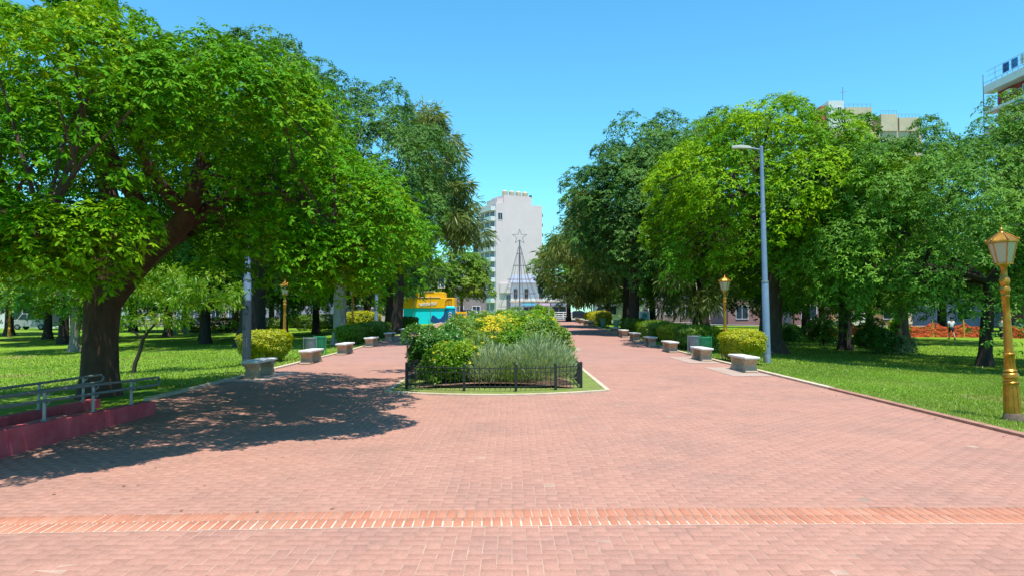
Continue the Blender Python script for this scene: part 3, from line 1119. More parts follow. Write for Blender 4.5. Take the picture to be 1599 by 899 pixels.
# dark rounded trees right
cl = dome(32, (0.6, 0, 8.2), (4.4, 4.6, 4.5), 160, 1.05, flat=0.6, zmin=-0.85, tint=(0.25, 0.25), lump=0.13)
make_tree('rounded_dark_tree', 'tall dark rounded tree overhanging the right path beside the yellow green tree', 7.9, 47.5, (0, 0, 6.5), 0.36, 0.26, cl, LF_BLUE, 48, 5,
          0.36, 0.14, BARK_DK, 32, 7, 50)
cl = dome(33, (0, 0, 5.6), (7.6, 6.2, 4.2), 220, 1.1, flat=0.6, zmin=-0.78, tint=(0.35, 0.28), lump=0.14)
cl = np.concatenate([cl, np.array([(a, b, c, 1.0, 1.0, 0.6, 0.35, 0.1 * a - 0.3, -0.2, 0.9) for a, b, c in
                                   ((0.8, -1.0, 9.3), (1.9, -0.6, 9.7), (3.0, -1.2, 9.6), (4.2, -0.6, 9.5), (5.4, -0.8, 8.9), (2.4, 0.6, 9.9), (3.8, 0.8, 9.7), (5.0, 0.9, 9.1), (1.2, 0.6, 9.5), (3.4, -2.4, 8.9))])])
make_tree('spreading_tree', 'broad dark green tree with low branches behind the nearest gold lamp', 19.5, 30.5, (0.3, 0, 3.6), 0.27, 0.22, cl, LF_DEEP, 84, 5,
          0.27, 0.095, BARK_DK, 33, 8, 70)
cl = dome(34, (0, 0, 6.8), (4.6, 4.6, 4.6), 110, 1.0, flat=0.6, zmin=-0.9, tint=(0.35, 0.28), lump=0.18)
make_tree('leafy_tree', 'leafy green tree between the yellow green tree and the broad tree', 18.3, 40.5, (0, 0, 4.6), 0.34, 0.26, cl, LF_DEEP, 50, 5, 0.31, 0.11, BARK_DK, 34, 7, 40)
cl = dome(35, (0, 0, 11.4), (6.5, 5.5, 5.2), 120, 1.3, flat=0.6, zmin=-0.8, tint=(0.25, 0.25))
make_tree('tall_dark_tree', 'very tall dark tree rising just above the yellow green tree', 14.5, 56, (0, 0, 7), 0.5, 0.36, cl, LF_BLUE, 42, 5, 0.42, 0.17, BARK_DK, 35, 7, 40)
cl = dome(36, (0, 0, 7.4), (7.5, 6, 6.0), 130, 1.4, flat=0.6, zmin=-0.8, tint=(0.3, 0.25))
make_tree('wide_background_tree', 'wide blue green tree filling the background below the cream rooftops', 27.5, 52, (0, 0, 5), 0.45, 0.33, cl, LF_BLUE, 42, 5, 0.42, 0.17, BARK, 36, 7, 40)
# far right-hand of the avenue
cl = dome(38, (0, 0, 5.6), (3.4, 3.4, 3.6), 80, 0.95, flat=0.6, zmin=-0.9, tint=(0.4, 0.28))
make_tree('leaning_green_tree', 'smaller bright green tree at the far end of the right path', 6.0, 78, (0, 0, 3.2), 0.26, 0.2, cl, LF_DEEP, 46, 5, 0.42, 0.17, BARK, 38, 6, 24)
cl = dome(39, (0, 0, 6.4), (4.2, 4.2, 4.4), 80, 1.1, flat=0.6, zmin=-0.9, tint=(0.3, 0.25))
make_tree('dense_green_tree', 'dense green tree behind the small blue notice at the right path', 12.0, 72, (0, 0, 4), 0.3, 0.22, cl, LF_DEEP, 42, 5, 0.44, 0.18, BARK_DK, 39, 6, 24)
# left of the avenue
cl = dome(40, (0, 0, 12.2), (4.9, 4.9, 5.4), 130, 1.15, flat=0.6, zmin=-0.9, tint=(0.3, 0.25), lump=0.16)
make_tree('giant_tree', 'tallest dark tree with very thick trunk behind the near bright tree', -14.8, 42, (0.1, 0, 7), 0.75, 0.55, cl, LF_BLUE, 48, 5, 0.36, 0.14, BARK_DK, 40, 8, 50, flare=1.5)
cl = dome(41, (0.7, -0.3, 8.4), (4.9, 4.6, 5.0), 150, 1.0, flat=0.6, zmin=-0.95, tint=(0.22, 0.2), lump=0.16)
make_tree('pale_trunk_tree', 'dark blue green tree with pale grey trunk beside the left benches', -8.95, 38.3, (0, 0, 4.4), 0.36, 0.30, cl, LF_BLUE, 56, 5, 0.30, 0.11, BARK_GREY, 41, 8, 50)


def plume_tree(name, label, x, y, sprays, trunk_top, r0, r1, seed, per=150, L=0.55, W=0.045, bark=BARK_DK, leaf=LF_OLIVE, lean=(0, 0), droop=0.6, nprim=9):
    rng = np.random.default_rng(seed)
    t = thing(name, label, 'tree', (x, y, G(x, y)))
    mb = MB()
    limbs(mb, rng, (0, 0, 0), trunk_top, r0, r1, sprays, nprim, len(sprays), lean)
    mb.build('trunk', bark, t, smooth=True)
    V, Fa, ti = plume_leaves(sprays, per, L, W, rng, droop)
    np_obj('crown', V, Fa, leaf, ti, t)
    return t


rng = np.random.default_rng(51)
sp = []
for q in range(64):                 # sparse feathery crown leaning over the path
    h = rng.uniform(0, 1)
    z = 6.4 + 8.4 * h
    reach = 1.0 + 4.0 * (1 - h) ** 0.55 * rng.uniform(0.35, 1.0)
    an = rng.normal(-0.2, 1.0)
    sp.append((1.2 + reach * math.cos(an), reach * math.sin(an) * 0.8, z - 0.10 * reach, 0.8, 0.8, 0.6, np.clip(rng.normal(0.35, 0.3), 0, 1)))
plume_tree('feathery_tree', 'sparse olive feathery tree leaning over the left path', -7.8, 49, np.array(sp), (0.8, 0, 12.5), 0.34, 0.12, 51, 190, 0.62, 0.075, lean=(0.5, 0))
sp = []
for q in range(60):
    z = rng.uniform(4.0, 7.8)
    an = rng.random() * 6.28
    rr = rng.uniform(0.5, 3.4) * (1.15 - (z - 2.6) / 9)
    sp.append((rr * math.cos(an) + 0.5, rr * math.sin(an), z, 0.8, 0.8, 0.8, np.clip(rng.normal(0.1, 0.2), 0, 1)))
plume_tree('dark_conifer', 'dark drooping conifer behind the left benches next to the blue kiosk', -9.4, 56.5, np.array(sp), (0, 0, 6.2), 0.36, 0.2, 52, 170, 0.6, 0.08, leaf=LF_BLUE)
sp = []
for q in range(90):
    z = rng.uniform(2.4, 11.0)
    an = rng.random() * 6.28
    rr = rng.uniform(0.3, 3.4) * min(1, (12.0 - z) / 5)
    sp.append((rr * math.cos(an) - 3.2, rr * math.sin(an), z, 0.85, 0.85, 0.7, np.clip(rng.normal(0.35, 0.3), 0, 1)))
plume_tree('olive_conifer', 'olive feathery conifer behind the far right benches nearest the white tower', 9.3, 60, np.array(sp), (0, 0, 9.5), 0.3, 0.12, 53, 170, 0.6, 0.085)
sp = []
for q in range(60):
    z = rng.uniform(2.0, 7.5)
    an = rng.random() * 6.28
    rr = rng.uniform(0.3, 3.0)
    sp.append((rr * math.cos(an), rr * math.sin(an), z, 0.8, 0.8, 0.75, np.clip(rng.normal(0.25, 0.3), 0, 1)))
plume_tree('weeping_conifer', 'grey green weeping conifer behind the second gold lamp on the right', 11.2, 44.5, np.array(sp), (0, 0, 6.4), 0.3, 0.14, 54, 170, 0.5, 0.06)

# bright trees at the far end of the left path
cl = dome(42, (0, 0, 5.4), (3.3, 3.3, 3.4), 80, 0.95, flat=0.6, zmin=-0.8, tint=(0.35, 0.25))
make_tree('bright_far_tree', 'bright green round tree beyond the kiosk left of the white tower', -6.3, 92, (0, 0, 3), 0.22, 0.16, cl, LF_LIME, 46, 5, 0.42, 0.17, BARK, 42, 6, 20)
cl = dome(43, (0, 0, 4.6), (3.4, 3.2, 2.9), 70, 0.95, flat=0.6, zmin=-0.8, tint=(0.3, 0.25))
make_tree('lime_far_tree', 'lime green tree above the yellow kiosk roof', -11.4, 90, (0, 0, 2.8), 0.2, 0.15, cl, LF_LIME, 42, 5, 0.42, 0.17, BARK, 43, 6, 20)

# slim tree with zigzag stem
rng = np.random.default_rng(44)
t = thing('slim_tree', 'slim dark tree with thin bent stem and lime leaves right of the near trunk', 'tree', (-12.2, 23.8, G(-12.2, 23.8)))
mb = MB()
mb.tube([(0, 0, -0.1), (0.05, 0, 0.3), (0.2, 0, 0.7), (0.3, 0, 1.1), (0.45, 0, 1.35)], [0.075, 0.07, 0.06, 0.06, 0.055], 8)
tips = []
for a, b, c, e in [((0.45, 0, 1.35), (0.2, 0.1, 1.8), (0.0, 0.1, 2.4), (-0.3, 0.0, 3.0)), ((0.45, 0, 1.35), (0.9, -0.2, 1.7), (1.5, -0.2, 2.2), (2.3, -0.3, 2.8)),
                   ((0.4, 0, 1.3), (0.9, 0.2, 1.9), (1.0, 0.3, 2.6), (1.3, 0.2, 3.2)), ((0.3, 0, 1.1), (-0.2, 0, 1.5), (-0.6, 0.1, 1.8), (-1.0, 0, 2.2)),
                   ((0.2, 0.1, 1.8), (0.6, 0.6, 2.3), (0.7, 0.9, 2.8), (0.6, 1.2, 3.2)), ((1.5, -0.2, 2.2), (2.1, 0.0, 2.3), (2.7, 0.1, 2.6), (3.2, 0.1, 2.8))]:
    mb.tube([a, b, c, e], [0.04, 0.032, 0.022, 0.008], 6)
    tips += [b, c, e]
mb.build('trunk', BARK_DK, t, smooth=True)
cl = []
for tp in tips[1:]:
    for q in range(3):
        cl.append((tp[0] + rng.normal(0, 0.3), tp[1] + rng.normal(0, 0.3), max(1.7, tp[2] + rng.normal(0.05, 0.25)), 0.42, 0.42, 0.22, np.clip(rng.normal(0.3, 0.25), 0, 1)))
V, Fa, ti = plume_leaves(np.array(cl), 110, 0.17, 0.045, rng, 0.35)
np_obj('crown', V, Fa, LF_LIME, ti, t)

# background trees, one shape of each of three kinds copied with their own place and size
G_BG = 'trees in the background of the park'
bg_specs = []
for s, (leaf, bark, K, Rz) in enumerate([(LF_DEEP, BARK_DK, 62, 3.0), (LF_BLUE, BARK, 66, 3.6), (LF_LIME, BARK_GREY, 46, 2.6)]):
    cl = dome(60 + s, (0, 0, 2.7 + Rz * 0.95), (3.9, 3.9, Rz), K, 1.15, flat=0.6, zmin=-0.95, tint=(0.3, 0.26), lump=0.2)
    bg_specs.append((cl, leaf, bark))
BG = [
    (0, -21.7, 52, 1.0, 'dark tree with straight trunk behind the green bins on the left lawn'),
    (1, -31.5, 71, 1.1, 'slender tree in front of the left clipped hedge and far houses'),
    (2, -24.6, 41.5, 0.85, 'lime leaved tree with pale smooth trunk left of the near tree'),
    (0, -31.0, 51, 1.05, 'dark trunked tree beside the pale trunk on the far left lawn'),
    (1, -16.4, 53, 0.95, 'tree with dark trunk just right of the left gold lamp'),
    (0, -15.4, 58, 0.9, 'tree with dark trunk in front of the white parked car'),
    (1, -45.0, 66, 1.15, 'crooked dark tree in front of the white shop on the left'),
    (0, -38.0, 74, 1.1, 'tree behind the slim tree near the left street'),
    (1, -23.5, 80, 1.2, 'tall tree in front of the grey garage building'),
    (0, -13.5, 74, 1.1, 'tree over the cream house behind the left gold lamp'),
    (1, 25.5, 64, 1.2, 'tree with pale lower trunk beside the far gold lamp on the right lawn'),
    (0, 22.2, 49, 0.95, 'tree with dark trunk in front of the yellow and white van'),
    (1, 21.0, 60, 1.1, 'tree with pale trunk just right of the blue lamp post'),
    (0, 32.0, 66, 1.15, 'dark tree left of the orange netting'),
    (1, 17.0, 66, 1.2, 'background tree with pale trunk between hedge and second gold lamp'),
    (0, 42.0, 72, 1.3, 'dark background tree behind the walking person'),
    (1, 10.8, 84, 1.2, 'background tree behind the white notice board'),
    (0, 51.0, 76, 1.3, 'dark background tree at the right end of the netting'),
    (1, 45.5, 64, 1.1, 'tree above the orange netting behind the nearest lamp'),
    (0, -19.5, 47, 0.95, 'dark low crowned tree behind the slim bent tree on the left'),
    (1, -28.0, 60, 1.05, 'blue green tree behind the pale smooth trunk'),
    (0, -36.5, 58, 1.0, 'dark tree midway between the pale trunk and the white shop'),
    (1, -25.5, 68, 1.0, 'blue green tree close behind the left long clipped hedge'),
    (0, -43.5, 52, 0.95, 'dark tree at the left of the sunny lawn near the picture edge'),
    (1, -12.6, 64, 0.95, 'blue green tree between the pale grey trunk and the cream house'),
    (0, 14.5, 76, 1.1, 'background tree just left of the second gold lamp'),
    (1, 20.5, 82, 1.2, 'background tree between the blue lamp post and the pink house'),
    (0, 29.5, 84, 1.1, 'background tree in front of the pink house'),
    (1, 37.0, 88, 1.2, 'background tree just left of the yellow and white van'),
    (0, 13.5, 96, 1.2, 'background tree behind the teal roofed stall'),
    (1, -18.0, 92, 1.2, 'tree in front of the cream house garage'),
    (0, -30.0, 92, 1.15, 'tree above the white parked car on the left'),
    (1, -49.0, 84, 1.2, 'tree right of the white shop on the far left'),
    (0, -58.0, 72, 1.1, 'tree at the left picture edge behind the far gold lamp'),
]
protos = {}
for n_, (kind, x, y, s, lab) in enumerate(BG):
    if kind not in protos:
        cl, leaf, bark = bg_specs[kind]
        t, _ = make_tree('park_tree', lab, x, y, (0.05, 0, 3.3), 0.34, 0.24, cl, leaf, 46, 5, 0.42, 0.17, bark, 70 + kind, 6, 26, group=G_BG)
        t.scale = (s, s, s)
        protos[kind] = t
    else:
        o = dup(protos[kind], (x, y, G(x, y)), (n_ * 1.9) % 6.28, lab, G_BG, s)


# ------------------------------------------------------------------ hedges and shrubs
def hedge(name, label, x0, x1, y0, y1, h, leaf, n, L, seed, tint=0.35, group=None, stems=True):
    rng = np.random.default_rng(seed)
    cx, cy = (x0 + x1) / 2, (y0 + y1) / 2
    t = thing(name, label, 'hedge', (cx, cy, G(cx, cy)), 0, group)
    hx, hy = (x1 - x0) / 2, (y1 - y0) / 2
    zb = h * 0.10
    # rounded box shell
    d = unit(rng.normal(0, 1, (n, 3)) + np.array([[0, 0, 0.2]]))
    e = 4.0
    nr = (np.abs(d[:, 0]) ** e + np.abs(d[:, 1]) ** e + np.abs(d[:, 2]) ** e) ** (1 / e)
    p = d / nr[:, None]
    k = 1 - 0.22 * rng.random(n) ** 1.5
    lump = 1 + 0.05 * np.sin(5 * p[:, 0] + seed) * np.sin(4 * p[:, 1] + 1) + 0.04 * np.sin(7 * p[:, 2] + 3 * p[:, 0])
    taper = 0.86 + 0.14 * np.clip(p[:, 2] + 0.6, 0, 1)
    pos = np.stack([p[:, 0] * hx * k * lump * taper, p[:, 1] * hy * k * lump * taper, zb + (h - zb) * (p[:, 2] * k * lump * 0.5 + 0.5)], 1)
    ax = unit(d * 0.8 + np.array([[0, 0, 0.5]]) + rng.normal(0, 0.35, d.shape))
    V, Fa, ti = rosettes(pos, ax, 4, L, L * 0.5, np.clip(tint + 0.3 * rng.normal(0, 1, n) * 0.6, 0, 1), rng, 0.25, 0.4)
    np_obj('foliage', V, Fa, leaf, ti, t)
    if stems:
        mb = MB()
        for q in range(int(max(6, (x1 - x0) * (y1 - y0) * 10))):
            a, b = rng.uniform(-hx * 0.8, hx * 0.8), rng.uniform(-hy * 0.8, hy * 0.8)
            mb.tube([(a * 0.85, b * 0.9, -0.05), (a, b, h * 0.3), (a * 1.08 + rng.normal(0, .05), b * 1.05, h * 0.8)], [0.018, 0.014, 0.006], 5)
        tag(mb.build('stems', BARK, t), kind='stuff')
    return t


G_HR, G_HL = 'hedges along the right benches', 'hedges along the left benches'
hedge('clipped_hedge', 'golden clipped block hedge beside the blue lamp post and nearest right bench', 7.25, 8.35, 23.8, 26.4, 1.10, LF_HEDGE, 5200, 0.075, 81, 0.5, G_HR)
hedge('clipped_hedge', 'dark green rounded hedge behind the third right bench', 7.3, 9.0, 31.5, 33.8, 1.12, LF_HEDGE_G, 3200, 0.09, 82, 0.15, G_HR)
hedge('clipped_hedge', 'yellow green hedge block next to the dark rounded hedge on the right', 7.3, 8.9, 34.2, 38.0, 1.05, LF_HEDGE, 3200, 0.10, 83, 0.4, G_HR)
hedge('clipped_hedge', 'mid green hedge block behind the fifth and sixth right benches', 7.3, 9.0, 39.0, 45.0, 1.05, LF_HEDGE_G, 3200, 0.11, 84, 0.3, G_HR)
hedge('clipped_hedge', 'green hedge below the yellow sign on the right', 7.3, 8.6, 46.0, 50.5, 1.1, LF_HEDGE_G, 2200, 0.12, 85, 0.4, G_HR)
hedge('clipped_hedge', 'long yellow hedge behind the row of farthest right benches', 7.2, 8.6, 61.0, 76.0, 1.2, LF_HEDGE, 4000, 0.14, 86, 0.6, G_HR)
hedge('clipped_hedge', 'half shaded golden hedge at the foot of the left gold lamp', -9.55, -7.95, 25.0, 27.2, 1.12, LF_HEDGE, 5200, 0.08, 87, 0.42, G_HL)
hedge('clipped_hedge', 'flat topped green hedge behind the fourth left bench', -8.9, -7.5, 36.0, 39.6, 0.95, LF_HEDGE_G, 2600, 0.10, 88, 0.4, G_HL)
hedge('clipped_hedge', 'dark green hedge behind the fifth left bench', -8.9, -7.4, 41.0, 46.0, 0.95, LF_HEDGE_G, 2600, 0.11, 89, 0.15, G_HL)
hedge('clipped_hedge', 'bright yellow green hedge in front of the cream house', -12.5, -9.5, 52.0, 54.0, 1.6, LF_HEDGE, 2400, 0.13, 90, 0.4, G_HL)
hedge('clipped_hedge', 'dark hedge block in front of the cyan kiosk wall', -9.0, -7.3, 56.0, 58.0, 0.95, LF_HEDGE_G, 2000, 0.12, 91, 0.05, G_HL)
hedge('clipped_hedge', 'long green clipped hedge beside the pair of green bins on the far left', -31.5, -20.0, 67.5, 69.0, 1.3, LF_HEDGE_G, 3600, 0.15, 92, 0.4, G_HL)
hedge('clipped_hedge', 'dark far hedge in front of the grey garage building', -20.5, -13.0, 66.0, 67.5, 1.4, LF_HEDGE_G, 3000, 0.15, 93, 0.2, G_HL)


def shrub(name, label, x, y, rx, ry, h, leaf, n, L, W, seed, tint=0.3, group=None, mode='leaf', z=None, flowers=0):
    rng = np.random.default_rng(seed)
    t = thing(name, label, 'shrub', (x, y, G(x, y) if z is None else z), 0, group)
    mb = MB()
    for q in range(9):
        a = rng.random() * 6.28
        r = rng.uniform(0.1, 0.75)
        mb.tube([(0.15 * rx * math.cos(a), 0.15 * ry * math.sin(a), -0.03), (0.5 * r * rx * math.cos(a), 0.5 * r * ry * math.sin(a), h * 0.4),
                 (r * rx * math.cos(a), r * ry * math.sin(a), h * rng.uniform(0.65, 0.9))], [0.016, 0.012, 0.004], 5)
    mb.build('stem', BARK, t)
    if mode == 'leaf':
        cl = dome_clumps(rng, (0, 0, h * 0.5), (rx * 0.82, ry * 0.82, h * 0.42), 34, min(rx, h) * 0.34, 0.75, -0.9, 0.3, (tint, 0.15), 0.12, 0.25)
        per = max(4, n // 34)
        p, d, tc = clump_points(cl, per, rng, 0.25, 0.4)
        p[:, 2] = np.maximum(p[:, 2], 0.03)
        ax = unit(d * 0.6 + np.array([[0, 0, 0.7]]) + rng.normal(0, 0.4, p.shape))
        V, Fa, ti = rosettes(p, ax, 4, L, W, tc, rng, 0.2, 0.5)
    else:                                   # upright silvery spikes
        a = rng.random(n) * 6.28
        r = np.sqrt(rng.random(n))
        hh = h * (0.28 + 0.55 * rng.random(n)) * (1 - 0.35 * r ** 2)
        p = np.stack([rx * r * np.cos(a), ry * r * np.sin(a), hh * rng.random(n) ** 0.5], 1)
        ld = unit(np.stack([0.55 * r * np.cos(a), 0.55 * r * np.sin(a), np.ones(n)], 1) + rng.normal(0, 0.28, (n, 3)))
        s = rng.uniform(0.6, 1.3, n)
        V, Fa, ti = make_leaves(p, ld, unit(rng.normal(0, 1, (n, 3))), L * s, W * s, np.full(n, tint), rng, 0.1)
    np_obj('foliage', V, Fa, leaf, ti, t)
    if flowers:
        cl = dome_clumps(rng, (0, 0, h * 0.55), (rx * 0.9, ry * 0.9, h * 0.45), 26, min(rx, h) * 0.3, 0.6, 0.05, 0.15, (0.2, 0.3))
        p, d, tc = clump_points(cl, flowers // 26 + 1, rng, 0.6, 0.6)
        V, Fa, ti = rosettes(p, unit(d + np.array([[0, -0.3, 0.8]])), 5, 0.045, 0.035, tc, rng, 0.3, 0.2)
        tag(np_obj('blossom', V, Fa, LF_FLOWER, ti, t), kind='stuff')
    return t


GB = 'shrubs in the fenced flower bed'
LF_SH1 = leaf_mat('glossy_shrub_leaf', (0.035, 0.13, 0.014), (0.08, 0.22, 0.02), (0.13, 0.29, 0.025), 0.25, 0.35, 0.4)
LF_SH2 = leaf_mat('fresh_shrub_leaf', (0.07, 0.22, 0.008), (0.14, 0.33, 0.01), (0.30, 0.42, 0.01), 0.35)
LF_SH3 = leaf_mat('mid_shrub_leaf', (0.08, 0.19, 0.022), (0.15, 0.29, 0.035), (0.26, 0.37, 0.05), 0.3)


def bz(y):
    return float(rise(y)) + 0.09


beds = [
    ('silver_shrub', 'large silvery grey lavender bush at the right front corner of the fenced bed', 0.52, 16.95, 0.78, 0.85, 1.12, LF_SILVER, 6500, 0.20, 0.020, 'spike', 0.3, 0),
    ('silver_shrub', 'upright silver grey clump at the front middle of the fenced bed', -0.45, 16.7, 0.50, 0.6, 1.0, LF_SILVER, 3600, 0.20, 0.020, 'spike', 0.55, 0),
    ('green_shrub', 'fresh green bush left of the silver clump in the fenced bed', -1.32, 16.8, 0.58, 0.6, 0.86, LF_SH2, 3400, 0.075, 0.035, 'leaf', 0.25, 26),
    ('yellow_green_shrub', 'small yellow green bush squeezed beside the silver clump', -0.88, 17.0, 0.38, 0.5, 0.88, LF_SH2, 1800, 0.07, 0.03, 'leaf', 0.6, 50),
    ('glossy_shrub', 'dark glossy leaved shrub at the left side of the fenced bed', -1.85, 18.7, 0.75, 1.1, 1.2, LF_SH1, 4800, 0.09, 0.045, 'leaf', 0.2, 0),
    ('silver_shrub', 'low silver clump behind the fresh green bush in the bed', -0.95, 18.8, 0.6, 0.7, 1.1, LF_SILVER, 2800, 0.20, 0.022, 'spike', 0.4, 0),
    ('leafy_shrub', 'mid green leafy shrub in the middle of the bed before the yellow flowers', 0.15, 19.6, 0.55, 0.7, 1.15, LF_SH2, 2800, 0.085, 0.04, 'leaf', 0.15, 0),
    ('yellow_flowering_shrub', 'shrub covered in yellow flowers in the middle of the bed', -0.55, 23.0, 0.72, 0.8, 1.42, LF_SH2, 2200, 0.09, 0.04, 'leaf', 0.55, 950),
    ('leafy_shrub', 'tall green shrub right of the yellow flowers along the right fence', 0.95, 21.6, 0.66, 1.0, 1.32, LF_SH3, 3000, 0.10, 0.045, 'leaf', 0.3, 0),
    ('leafy_shrub', 'feathery green shrub left of the yellow flowers along the left fence', -1.75, 22.8, 0.75, 1.1, 1.30, LF_SH3, 3000, 0.10, 0.04, 'leaf', 0.3, 0),
    ('leafy_shrub', 'bright green shrub behind the yellow flowers', -0.3, 26.3, 0.95, 1.2, 1.45, LF_SH2, 2600, 0.12, 0.055, 'leaf', 0.1, 0),
    ('leafy_shrub', 'tall bright shrub at the right rear of the bed with a few yellow flowers', 1.05, 26.8, 0.72, 1.3, 1.42, LF_SH2, 2400, 0.12, 0.055, 'leaf', 0.2, 160),
    ('leafy_shrub', 'grey green shrub at the left rear of the bed', -1.75, 28.0, 0.8, 1.4, 1.35, LF_SH3, 2400, 0.12, 0.05, 'leaf', 0.2, 0),
    ('leafy_shrub', 'tallest green shrub at the back of the bed before the wire tree', 0.1, 33.0, 1.25, 2.2, 1.58, LF_SH3, 3200, 0.14, 0.06, 'leaf', 0.3, 0),
    ('leafy_shrub', 'yellowish shrub at the far right back of the bed', 1.25, 36.0, 0.8, 1.8, 1.55, LF_SH2, 1800, 0.15, 0.06, 'leaf', 0.45, 60),
    ('leafy_shrub', 'far green shrub at the left back of the bed before the cars', -1.5, 37.0, 1.0, 2.2, 1.35, LF_SH3, 2200, 0.15, 0.06, 'leaf', 0.35, 0),
    ('leafy_shrub', 'farthest shrub of the bed in front of the shopfronts', 0.3, 45.0, 1.5, 3.5, 1.40, LF_SH2, 2600, 0.18, 0.07, 'leaf', 0.3, 0),
]
beds += [
    ('grassy_shrub', 'wispy green stalks between the silver clump and the fresh bush', -0.95, 17.9, 0.45, 0.5, 1.2, LF_SH3, 1500, 0.22, 0.022, 'spike', 0.4, 0),
    ('grassy_shrub', 'wispy yellowish stalks in front of the yellow flowers', -0.3, 20.8, 0.6, 0.7, 1.4, LF_SH3, 2200, 0.22, 0.024, 'spike', 0.7, 30),
    ('leafy_shrub', 'dull green bush filling the middle left of the bed', -1.2, 21.0, 0.55, 0.7, 1.25, LF_SH3, 2200, 0.085, 0.04, 'leaf', 0.5, 0),
    ('grassy_shrub', 'grey green wispy stalks behind the large silvery bush', 0.75, 18.9, 0.6, 0.6, 1.32, LF_SILVER, 2200, 0.22, 0.022, 'spike', 0.1, 0),
    ('leafy_shrub', 'low green bush under the left fence corner of the bed', -1.75, 16.9, 0.36, 0.5, 0.62, LF_SH3, 1400, 0.07, 0.03, 'leaf', 0.3, 0),
    ('grassy_shrub', 'low grass tuft at the front fence between the silver bushes', 0.0, 16.4, 0.42, 0.35, 0.6, LF_SH3, 1500, 0.18, 0.016, 'spike', 0.4, 0),
    ('leafy_shrub', 'bright leafy bush right of the yellow flowers in the bed middle', 0.35, 22.6, 0.6, 0.8, 1.42, LF_SH2, 2200, 0.10, 0.045, 'leaf', 0.3, 40),
    ('grassy_shrub', 'tall wispy stalks at the top of the bed before the tower', -0.5, 30.0, 0.9, 1.2, 1.6, LF_SH3, 2000, 0.30, 0.03, 'spike', 0.6, 20),
]
for q, (nm, lab, x, y, rx, ry, h, lf, n, L, W, mode, tn, fl) in enumerate(beds):
    shrub(nm, lab, x, y, rx * 1.16, ry * 1.1, h, lf, int(n * 1.25), L, W, 100 + q, tn, GB, mode, bz(y), fl)

GL = 'shrubs on the right lawn'
shrub('lawn_shrub', 'dark leafy shrub on the right lawn in front of the dark trunk', 18.6, 38.0, 1.0, 0.9, 1.55, LF_SH1, 2600, 0.14, 0.06, 131, 0.2, GL)
shrub('lawn_shrub', 'small grey green shrub touching the dark shrub on the right lawn', 20.0, 37.8, 0.65, 0.6, 0.95, LF_SILVER, 1500, 0.12, 0.05, 132, 0.3, GL)
shrub('lawn_shrub', 'low dark bush under the trees right of the big trunk', 16.4, 44.0, 0.8, 0.7, 1.3, LF_SH1, 1500, 0.15, 0.06, 133, 0.1, GL)
shrub('lawn_shrub', 'taller dark bush between trunks near the van', 18.9, 45.0, 0.9, 0.8, 1.7, LF_SH1, 1800, 0.15, 0.06, 134, 0.1, GL)
shrub('lawn_shrub', 'leafy sapling bush behind the yellow post of the netting', 32.0, 60.9, 0.8, 0.8, 1.9, LF_SH2, 1500, 0.17, 0.07, 135, 0.1, GL)


# ------------------------------------------------------------------ fence round the flower bed
def bed_fence():
    t = thing('bed_fence', 'low black iron fence with pickets around the flower bed', 'fence', (0, 16, 0))
    front = [(-2.26, 15.85), (-1.0, 15.42), (0.08, 15.34), (0.92, 15.62), (1.50, 16.05)]
    left = [(-2.26, y) for y in (15.85, 18.5, 21, 24, 27, 30)]
    right = [(1.50, y) for y in (16.05, 18.5, 21, 24, 27, 30)]
    H = 0.52
    pm = MB()
    pm.box(-0.0065, 0.0065, -0.0065, 0.0065, 0.03, H - 0.03)
    pm.lathe([(0.004, H - 0.03), (0.009, H - 0.015), (0.001, H + 0.015)], 5)
    pick = pm.mesh('picket', iron)
    po = MB()
    po.box(-0.028, 0.028, -0.028, 0.028, -0.08, H + 0.01)
    po.lathe([(0.03, H + 0.01), (0.034, H + 0.03), (0.012, H + 0.055)], 8)
    post = po.mesh('post', iron)

    def put(name, me, x, y):
        o = bpy.data.objects.new(name, me)
        C.objects.link(o)
        o.parent = t
        o.location = (x, y - 16, G(x, y) + 0.03)
    seen = set()
    n_p = 0
    for run in (front, left, right):
        for p in run:
            if p not in seen:
                seen.add(p)
                put('post', post, *p)
        for a, b in zip(run[:-1], run[1:]):
            for zz, th in ((H - 0.045, 0.011), (0.10, 0.010), (H - 0.14, 0.006)):
                mb = MB()
                A = Vector((a[0], a[1] - 16, G(*a) + 0.03 + zz))
                B = Vector((b[0], b[1] - 16, G(*b) + 0.03 + zz))
                mb.tube([A, B], th, 6)
                mb.build('rail', iron, t)
            L = math.dist(a, b)
            k = max(2, round(L / (0.105 if run is front else 0.13)))
            for i in range(1, k):
                s = i / k
                put('picket', pick, a[0] + (b[0] - a[0]) * s, a[1] + (b[1] - a[1]) * s)
                n_p += 1


bed_fence()

# pale slabs set into the paving
for nm, (xa, xb, ya, yb) in {'bench_pad': (5.75, 6.80, 19.2, 22.2), 'bench_pad_far': (5.75, 6.80, 23.9, 27.2), 'island_slab': (2.1, 3.0, 31.5, 34.0),
                             'bench_pad_left': (-6.82, -5.9, 17.6, 20.4)}.items():
    v, f = strip_sheet(xa, xb, ya, yb, 0.0115, (yb - ya) / 2)
    tag(np_obj(nm, v, f, mat('pinkish_slab', (0.37, 0.27, 0.22), 0.9, 0.15, 3)), kind='structure')


